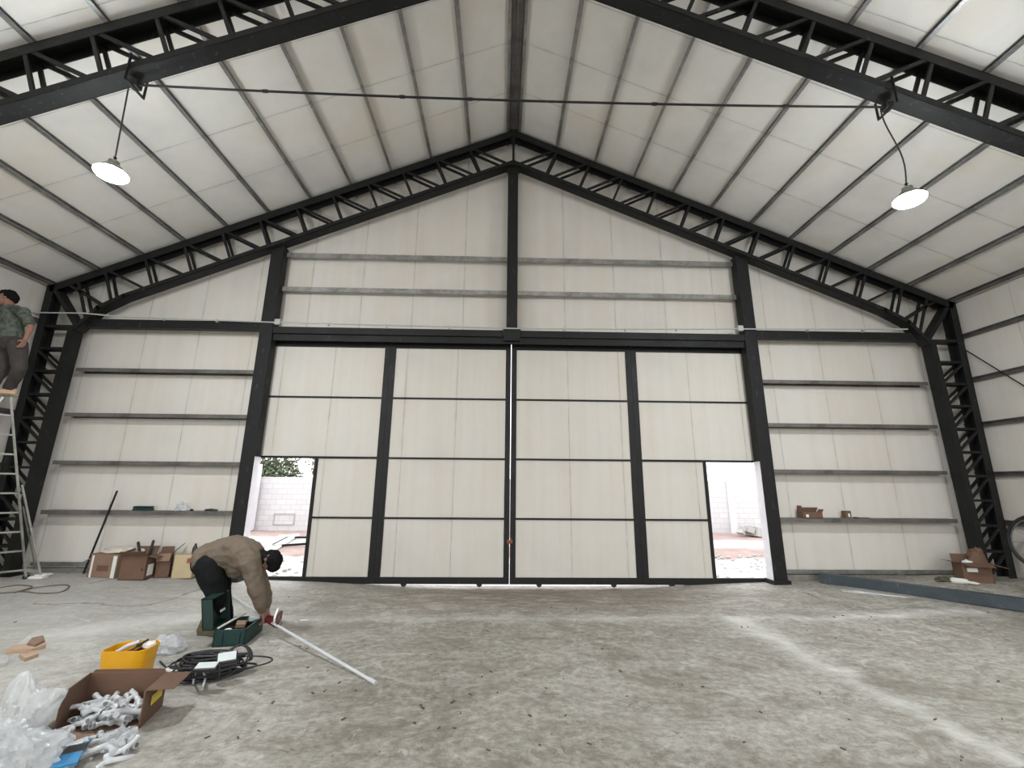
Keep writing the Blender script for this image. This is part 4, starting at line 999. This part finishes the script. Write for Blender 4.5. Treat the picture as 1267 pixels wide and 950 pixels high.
# ------------------------------------------------------------------ cartons along the left wall
def row_box(p0, p1, depth):
    a, c = at(*p0), at(*p1); c.z = a.z; d = (c-a).normalized(); n = Vector((-d.y, d.x, 0)); return [a, c, c+n*depth, a+n*depth]
LF = []
cs = row_box((107, 714), (142, 716), .22); LFz = cs[0].z
o = carton('printed_carton', 'closed pale carton with white tape bands, leftmost of the boxes by the left wall', cs, .36, M['carton2'], open_=False)
d = (cs[1]-cs[0]); n = Vector((d.y, -d.x, 0)).normalized()*.004; hz = V(0, 0, .34)
sticker(o, cs[0]+d*.07+n, d*.07, hz, M['label'], 'tape_band'); sticker(o, cs[0]+d*.82+n, d*.13, hz, M['label'], 'tape_band')
sticker(o, cs[0]+d*.30+n+V(0, 0, .10), d*.40, V(0, 0, .09), M['carton'], 'printed_mark')
cs2 = row_box((145, 718), (177, 719), .26)
o2 = carton('open_carton', 'half open brown carton with a white side label, right of the printed carton', cs2, .36, M['carton'], [(0, .9, .14), (2, .7, .15), (1, 1.9, .12)])
d = (cs2[2]-cs2[1]); n = Vector((d.y, -d.x, 0)).normalized()*.010; sticker(o2, cs2[1]+d*.15+V(0, 0, .05)+n, d*.6, V(0, 0, .17), M['label']); 
cs3 = row_box((190, 715), (208, 715), .12)
o3 = carton('tall_carton', 'brown carton with flaps standing up, just left of the beige box', cs3, .38, M['carton'], [(1, .75, .20), (3, 2.2, .18, 0, M['carton2']), (0, 2.5, .14, 0, M['carton2']), (2, .2, .1)])
cs4 = row_box((211, 716), (236, 717), .18)
o4 = carton('beige_carton', 'beige closed box with a small red label, nearest to the bending worker', cs4, .37, M['beige'], open_=False)
d = (cs4[1]-cs4[0]); n = Vector((d.y, -d.x, 0)).normalized()*.003; sticker(o4, cs4[0]+d*.66+n+V(0, 0, .24), d*.20, V(0, 0, .08), M['red'], 'red_label')
p = (cs4[2]+cs4[3])/2+V(.12, -.08, .375); b = MB(); b.lathe(p, [(0, 0), (.036, 0), (.04, .02), (.038, .10), (.02, .14), (.016, .17), (0, .175)], 16); tag(b.build('black_bottle', M['black'], at_=p, smooth=True), 'black bottle standing on the beige box', 'bottle')
p = (cs4[0]+cs4[2])/2+V(.24, -.0, .375); b = MB(); b.box(p+V(-.05, -.04, 0), p+V(.04, .04, .035), bev=.01); tag(b.build('black_pouch', M['black'], at_=p), 'small black pouch beside the bottle on the beige box', 'pouch')
# white bag on the printed carton
ct = (cs[0]+cs[2])/2+V(.16, 0, .372)
from mathutils import noise as mn
def lump(name, label, c, size, mat, seed, cat, amp=.35, res=24):
    b = MB(); g = bmesh.ops.create_uvsphere(b.bm, u_segments=res, v_segments=res//2, radius=1)
    for v_ in g['verts']:
        d = v_.co.normalized(); k = 1+amp*mn.noise(d*2.2+V(seed, 0, 0))+amp*.5*mn.noise(d*5+V(0, seed, 0)); q = V(d.x*size[0], d.y*size[1], max(-.3, d.z)*size[2])*k; v_.co = q
    z0 = min(v_.co.z for v_ in g['verts'])
    for v_ in g['verts']: v_.co = Vector(c)+V(v_.co.x, v_.co.y, v_.co.z-z0)
    return tag(b.build(name, mat, at_=c, smooth=True), label, cat)
lump('white_sack', 'crumpled off-white sack on top of the printed carton', ct, (.30, .12, .07), plain('cream_cloth', (.58, .52, .44), .8, 0, .08), 4, 'sack')
for (a, c_, nm, z0) in (((150, 685), (167, 679), 'black bar lying aslant on the sack end, leftmost of the three black bars', 0), ((174, 690), (171, 671), 'black bar standing upright in the half open carton', 0), ((184, 688), (190, 669), 'black bar leaning right, behind the half open carton', 0)):
    y_ = cs2[0].y+.10+(.12 if a[0] > 180 else 0); p, q_ = loc_y(a[0], a[1], y_), loc_y(c_[0], c_[1], y_+.05)
    if a[0] > 170: p = p+(p-q_).normalized()*.22
    b = MB(); b.bar(p, q_, .035, .03, bev=.004); b.bar(q_, q_+(q_-p).normalized()*.012, .025, .02); tag(b.build('steel_bar', M['black'], at_=p), nm, 'bar')
p = loc_y(104, 706, .08); p.z = fh(p.x, p.y)+.01; q_ = loc_y(145, 607, .098)
t = thing('leaning_pole', 'thin dark pole leaning against the left gable wall behind the printed carton', 'pole', p)
b = MB(); b.tube([p+V(0, 0, .01), q_], .016, 8); b.build('pole_shaft', M['steel'], t)
b = MB(); k = p.lerp(q_, .16); b.tube([k+V(-.26, -.05, -.20), k+V(-.1, -.03, -.06), k+V(.02, -.02, .03), k+V(.12, -.02, -.04), k+V(.14, -.02, -.22)], .010, 6); b.build('bent_wire', M['galv'], t)
b = MB()
for i, (x, y) in enumerate(((88, 704), (92, 707))):
    p = at(x, y); b.bar(p+V(-.35, .05*i, .03), p+V(.25, .02, .03), .05, .03)
tag(b.build('steel_offcuts', M['steel'], at_=at(88, 705)), 'dark steel offcuts on the floor left of the printed carton', 'steel')
b = MB()
f = lambda *q: [at(x, y, .006) for x, y in q]
b.tube(smooth_path(f((-12, 735), (12, 733), (30, 732), (50, 734), (72, 733), (84, 728), (84, 724), (70, 724), (45, 727), (28, 731), (18, 733), (40, 726), (20, 724), (-10, 729))), .009, 6)
tag(b.build('floor_cable', M['browncable'], at_=at(40, 730)), 'dusty cable looped on the floor in front of the ladder foot', 'cable')

# ------------------------------------------------------------------ things on the girts
gz = lambda s: (1.08 if s < 0 else 1.035)+.0355
def on_girt(px, s): return loc_at(px, 633 if s < 0 else 640, gz(s)) if False else Vector((loc_y(px, 636 if s < 0 else 641, .18).x, .18, gz(s)))
p = on_girt(176, -1); t = thing('green_toolbox', 'small green case on the lowest girt of the left gable wall', 'case', p)
b = MB(); b.box(p+V(-.15, -.06, 0), p+V(.15, .06, .05), bev=.012); b.build('case_base', M['green'], t)
b = MB(); b.box(p+V(-.15, -.06, .053), p+V(.15, .06, .08), bev=.012); b.build('case_lid', M['greend'], t)
b = MB(); b.tube([p+V(-.05, -.065, .045), p+V(-.05, -.09, .045), p+V(.05, -.09, .045), p+V(.05, -.065, .045)], .006, 6); b.build('handle', M['black'], t)
lump('crumpled_wrapping', 'crumpled clear wrapping with reddish bits on the lowest left girt', on_girt(224, -1), (.11, .06, .10), M['film'], 9, 'wrapping', .6)
lump('dark_rag', 'tiny dark rag beside the crumpled wrapping on the left girt', on_girt(236, -1)+V(0, 0, 0), (.03, .03, .025), M['trousers'], 2, 'rag')
p = on_girt(261, -1); b = MB(); b.tube([p+V(-.11, 0, .02), p+V(0, 0, .025), p+V(.10, .01, .018)], [.018, .022, .012], 8); b.box(p+V(-.08, -.03, .0), p+V(-.02, .03, .035), bev=.005); b.tube([p+V(.0, -.03, .012), p+V(.12, -.03, .012)], .010, 8)
tag(b.build('black_hand_tool', M['black'], at_=p), 'black hand tool on the left girt near the gable post', 'tool')
p = on_girt(1003, 1)
o = carton('torn_carton', 'small torn brown carton on the lowest girt right of the doors', [p+V(-.19, -.07, 0), p+V(.18, -.07, 0), p+V(.18, .07, 0), p+V(-.19, .07, 0)], .11, M['carton'], [(2, -.3, .08, -.1), (1, .6, .06), (3, -.1, .11)], t_=.005)
sticker(o, p+V(-.13, -.077, .02), V(.05, 0, 0), V(0, 0, .05), M['label'])
p = on_girt(1048, 1); t = thing('small_carton', 'small upright brown box with a pale mark on the right girt', 'carton', p)
b = MB(); b.box(p+V(-.055, -.05, 0), p+V(.055, .05, .135), bev=.003); b.build('box_body', M['carton'], t); sticker(t, p+V(-.01, -.052, .03), V(.035, 0, 0), V(0, 0, .06), M['label'])
p = on_girt(1066, 1); b = MB(); b.box(p+V(-.12, -.02, 0), p+V(.14, .02, .018), bev=.004); b.box(p+V(-.14, -.03, 0), p+V(-.06, .03, .025), bev=.004)
tag(b.build('flat_file', M['black'], at_=p), 'flat dark file lying on the right girt beside the small box', 'tool')

# ------------------------------------------------------------------ right corner
pL, pR = at(1016, 721), at(1290, 760)
d = (pR-pL).normalized(); pL.z = fh(pL.x, pL.y)+.01; pR.z = .01
b = MB(); 
t = thing('steel_beam', 'long blue-grey steel channel lying on the floor along the right corner', 'beam', pL)
b.sweep([(-.06, 0), (.06, 0), (.06, .008), (-.052, .008), (-.052, .152), (.06, .152), (.06, .16), (-.06, .16)], pL, pR+d*1.2); b.build('channel_body', M['beam'], t)
b = MB()
for k in range(6):
    p = at(1022+4*k, 723+1.6*k, .006); q_ = at(1092+7*k, 734+1.2*k, .006); b.tube([p, p.lerp(q_, .5)+V(0, .03, 0), q_], .006, 6)
    if k == 0: pass
tag(b.build('thin_rods', M['galv'], at_=at(1060, 728)), 'handful of thin metal rods on the floor before the steel channel', 'rods', None, 'stuff')
cs = row_box((1194, 723), (1232, 725), .20)
o = carton('open_carton', 'brown open carton with drooping flaps at the foot of the right column', cs, .34, M['carton'], [(0, 1.9, .14, 0, M['carton']), (3, 1.45, .16), (1, 1.85, .26, 0, M['carton2']), (2, .3, .12)])
sticker(o, cs[0]+(cs[1]-cs[0])*.15+V(0, -.012, .2), (cs[1]-cs[0])*.35, V(0, -.0, .06), M['label'])
lump('crumpled_paper', 'crumpled white paper on top of the right corner carton', (cs[0]+cs[2])/2+V(-.05, 0, .30), (.08, .06, .05), M['label'], 6, 'paper', .5)
lump('brown_bundle', 'dark brown wrapped bundle standing in the right corner carton', (cs[1]+cs[2])/2+V(-.10, .02, .22), (.14, .09, .26), M['carton'], 14, 'bundle', .35)
# gloves
t = thing('work_glove', 'pale work glove lying on the floor in front of the right corner carton', 'glove', at(1184, 720))
b = MB(); p = at(1180, 718, .03); dd = V(.75, -.65, 0); ss = V(.65, .75, 0)
cap(b, p, p+dd*.14, .05, .045, 10)
for k, l in enumerate((.10, .13, .14, .11)): cap(b, p+dd*.12+ss*(-.045+.03*k), p+dd*(.16+l)+ss*(-.075+.05*k)+V(0, 0, -.01), .017, .013, 8)
cap(b, p+dd*.04+ss*.05, p+dd*.12+ss*.12, .018, .014, 8); fuse(b, 'glove_body', M['label'], t, .01, 2)
lump('brown_glove', 'dull brown glove crumpled just left of the pale glove', at(1168, 719), (.13, .07, .05), M['boot'], 3, 'glove', .5)
lump('mortar_lump', 'small dry lump of mortar by the right base channel', at(1112, 713), (.10, .06, .06), M['greypipe'], 7, 'rubble', .4)
# wheel
_d = CF + CR*((1298-633.5)/FPX) + CU*((475-674)/FPX); wc = CAM+_d*((8.66-CAM.x)/_d.x); Rw = .46
t = thing('cart_wheel', 'thin black spoked wheel hung at the lowest girt of the right side wall', 'wheel', wc-V(0, 0, Rw))
ax = V(.93, .36, .05).normalized(); a0 = ax.cross(V(0, 0, 1)).normalized(); a1 = ax.cross(a0)
rim = lambda R_, n=40: [wc+(a0*math.cos(2*math.pi*i/n)+a1*math.sin(2*math.pi*i/n))*R_ for i in range(n)]
b = MB(); b.tube(rim(Rw), .024, 10, closed=True); b.build('tyre', M['rubber'], t, True)
b = MB(); b.tube(rim(Rw-.035), .012, 8, closed=True); b.build('rim', M['galv_dark'], t, True)
b = MB(); b.tube([wc-ax*.06, wc+ax*.06], .035, 12); b.build('hub', M['steel'], t, True)
for k in range(12):
    an = 2*math.pi*k/12; b = MB(); b.tube([wc, wc+(a0*math.cos(an)+a1*math.sin(an))*(Rw-.035)], .005, 5); b.build('spoke', M['galv'], t)

# ------------------------------------------------------------------ ladder and the worker on it
t = thing('step_ladder', 'tall aluminium folding ladder by the left column, with a worker on top', 'ladder', at(33, 714))
F = at(32, 716); T = loc_at(13, 491, 2.9)
rd = V(-.62, -.80, 0).normalized()*.50
sd = rd.normalized(); nrm = (T-F).normalized()
def rail(p, q_, w=.028, h=.075, nm='rail'):
    b = MB(); b.bar(p, q_, w, h, up=sd.cross((q_-p).normalized())); b.build(nm, M['alu'], t)
rail(F, T); rail(F+rd*1.1, T+rd*.85)
for k in range(9):
    u_ = .05+k*.106; b = MB(); p = F.lerp(T, u_); q_ = (F+rd*1.1).lerp(T+rd*.85, u_); b.bar(p, q_, .045, .026, up=(0, 0, 1)); b.build('rung', M['alu'], t)
kx = F.lerp(T, .52)
rail(at(51, 716), kx+V(.03, .03, 0), .024, .06, 'support_rail'); rail(at(51, 716)+rd*1.1, kx+rd+V(.03, .03, 0), .024, .06, 'support_rail')
rail(at(44, 712)+V(0, .02, 0), F.lerp(T, .40)+V(.02, .03, 0), .022, .05, 'support_rail')
b = MB(); b.bar(F.lerp(T, .05)+V(.03, 0, 0), at(49, 708, .10), .02, .05); b.build('spreader', M['alu'], t)
b = MB(); 
for p in (F, F+rd*1.1): b.box(p+V(-.03, -.04, -.005), p+V(.03, .04, .05), bev=.006)
b.build('rubber_foot', M['rubber'], t)
# back half of the ladder, leaning the other way
T2 = T+V(.0, -.10, -.03); G = Vector((T.x-.15, T.y-1.25, 0)); G.z = 0
rail(G, T2, nm='rear_rail'); rail(G+rd*1.05, T2+rd*.85, nm='rear_rail')
b = MB(); tp = [T+V(.03, .06, .0), T+V(.03, -.2, .0)+V(0, 0, 0), T+V(.03, -.2, 0)+rd, T+V(.03, .06, 0)+rd]; b.slab(tp, .03) if False else b.slab([q_+V(0, 0, .0) for q_ in tp][::-1], .03); b.build('top_step', M['alu'], t)
p = at(48, 716); b = MB(); b.box(p+V(-.12, -.07, 0), p+V(.10, .07, .045), bev=.015); b.box(p+V(-.06, -.04, .045), p+V(.12, .10, .07), bev=.01)
tag(b.build('white_tray', M['label'], at_=p), 'white plastic tray on the floor at the ladder foot', 'tray')


top = T.z+.035
ft1 = V(T.x-.02, T.y-.07, top); ft2 = V(T.x-.24, T.y-.16, top)
YQ = T.y-.10
def W2(px, py, dy=0): return loc_y(px, py, YQ+dy)
t = thing('person', 'person in camouflage shirt and dark trousers standing on the ladder at the left edge', 'person', ft1)
pel = W2(15, 424); c1 = W2(14, 405); c2 = W2(15, 388); nk = W2(13, 381); hc = W2(9, 369)
hA, hB_ = W2(22, 427, -.05), W2(4, 427, .07); kA, kB = W2(24, 457, -.08), W2(4, 457, .05); aA, aB = ft1+V(-.02, .05, .09), ft2+V(0, .05, .09)
sA, sB = W2(29, 386, -.06), W2(0, 387, .1); eA = W2(38, 405, -.05); wA = W2(31, 420, -.12); eB = W2(-3, 398, -.15); wB = W2(-4, 384, -.38)
b = MB(); Ph2, R2 = head(b, hc, V(-.85, -.45, -.15), V(-.1, 0, 1), 1.12)
cap(b, nk, hc, .062, .06); chain(b, [(pel, .12), (c1, .12), (c2, .125), (nk, .06)])
chain(b, [(c2, .10), (sA, .06), (eA, .043), (wA, .028)]); chain(b, [(c2, .10), (sB, .06), (eB, .043), (wB, .028)])
hand(b, wA, wA+(wA-eA), (1, 0, 0), .7, 1); hand(b, wB, wB+V(-.1, 0, .1), (0, 0, 1), .8, -1)
for h_, k_, a_ in ((hA, kA, aA), (hB_, kB, aB)): chain(b, [(pel, .11), (h_, .09), (k_, .058), (a_, .042)]); cap(b, a_-V(0, 0, .04), a_+V(-.08, -.06, -.06), .035, .028)
fuse(b, 'body', M['skin'], t, .0085, 3)
b = MB(); chain(b, [(W2(15, 418), .145), (c1, .15), (c2, .155), (W2(13, 383), .085)])
chain(b, [(c2, .13), (sA, .085), (sA.lerp(eA, .75), .068)]); chain(b, [(c2, .13), (sB, .085), (sB.lerp(eB, .8), .068)])
fuse(b, 'shirt', M['camo'], t, .013, 3, disp=(.12, .025))
b = MB(); chain(b, [(W2(15, 421), .145), (pel, .15)])
for h_, k_, a_ in ((hA, kA, aA), (hB_, kB, aB)): chain(b, [(h_, .125), (k_, .09), (a_+V(0, 0, .0), .075)])
fuse(b, 'trousers', M['jeans'], t, .013, 4, disp=(.14, .03))
for f_ in (ft1, ft2): b = MB(); shoe(b, f_+V(.06, .07, 0), f_+V(-.10, -.12, 0), .042); fuse(b, 'boot', M['tan'], t, .008, 2)
b = MB()
for x, y, z, r_ in ((0, -.025, .045, .090), (0, .02, .062, .072), (0, -.055, .005, .075), (.035, -.03, .02, .060), (-.035, -.03, .02, .060), (0, -.07, -.035, .05)): b.ball(Ph2(x, y, z), r_*1.1, 14)
fuse(b, 'hair', M['hair'], t, .009, 3, disp=(.03, .02))

# ------------------------------------------------------------------ yard things and litter
plank('concrete_board', 'bright board lying aslant on the yard ground outside the left doorway', [(300, 690)]*0 or [(318, 676), (352, 664), (362, 668), (332, 688)], .05, M['label'], 'board', -.10) if False else None
def yd(px, py): return loc_at(px, py, -.12)
b = MB(); b.slab([yd(322, 684), yd(345, 664), yd(371, 662), yd(338, 683)][::-1], .05)
tag(b.build('yard_board', M['label'], at_=yd(340, 672)), 'bright white board lying aslant on the yard outside the left doorway', 'board')
b = MB()
for a_, c_ in (((337, 676), (356, 666)), ((337, 677), (380, 674)), ((356, 666), (384, 666)), ((384, 666), (382, 674))): b.bar(yd(*a_)+V(0, 0, .03), yd(*c_)+V(0, 0, .03), .06, .06)
tag(b.build('yard_pallet', M['steel'], at_=yd(350, 672)), 'dark metal pallet frame lying on the yard beside the white board, left doorway', 'frame')
p = yd(930, 662); b = MB()
for k in range(9):
    q_ = p+V(r.uniform(-.5, .5), r.uniform(-.4, .4), r.uniform(.05, .25)); s_ = r.uniform(.1, .25)
    b.box(q_-V(s_, s_*.6, s_*.5), q_+V(s_, s_*.6, s_*.5), rot=Matrix.Rotation(r.uniform(0, 3), 3, 'Z') @ Matrix.Rotation(r.uniform(-.6, .6), 3, 'X'))
tag(b.build('rubble', M['greypipe'], at_=p), 'pile of broken blocks on the yard outside the right doorway', 'rubble', None, 'stuff')
b = MB()
for k in range(700):
    x, y = r.uniform(-10, 10), r.uniform(.8, 4.5); s_ = r.uniform(.02, .06); b.ball((x, y, -.15), s_, 6, (1, r.uniform(.6, 1.2), .6))
tag(b.build('gravel', M['greypipe'], at_=(0, 2, -.15)), 'loose grey stones scattered over the yard before the doorways', 'stones', None, 'stuff')
b = MB(); fixed = [(19, 770), (566, 771), (533, 810), (570, 703+180), (918, 776), (1034, 790), (1190, 937), (1000, 735), (776, 862), (700, 886), (800, 760), (745, 803), (925, 776), (870, 850), (1015, 858), (650, 836), (320, 905), (425, 890), (440, 855), (1240, 890)]
for k in range(85):
    px, py = fixed[k] if k < len(fixed) else (r.uniform(230, 1250), r.uniform(735, 945)); p = at(px, py); s_ = r.uniform(.006, .018); an = r.uniform(0, 3.1)
    d = V(math.cos(an), math.sin(an), 0); b.bar(p-d*s_+V(0, 0, .003), p+d*s_*r.uniform(.4, 1.3)+V(0, 0, r.uniform(.004, .010)), s_*r.uniform(.6, 1.2), .004)
tag(b.build('litter', plain('dry_brown_litter', (.11, .075, .05), .9), at_=(0, -4, 0)), 'scattered dry bits and dark crumbs over the concrete floor', 'litter', None, 'stuff')
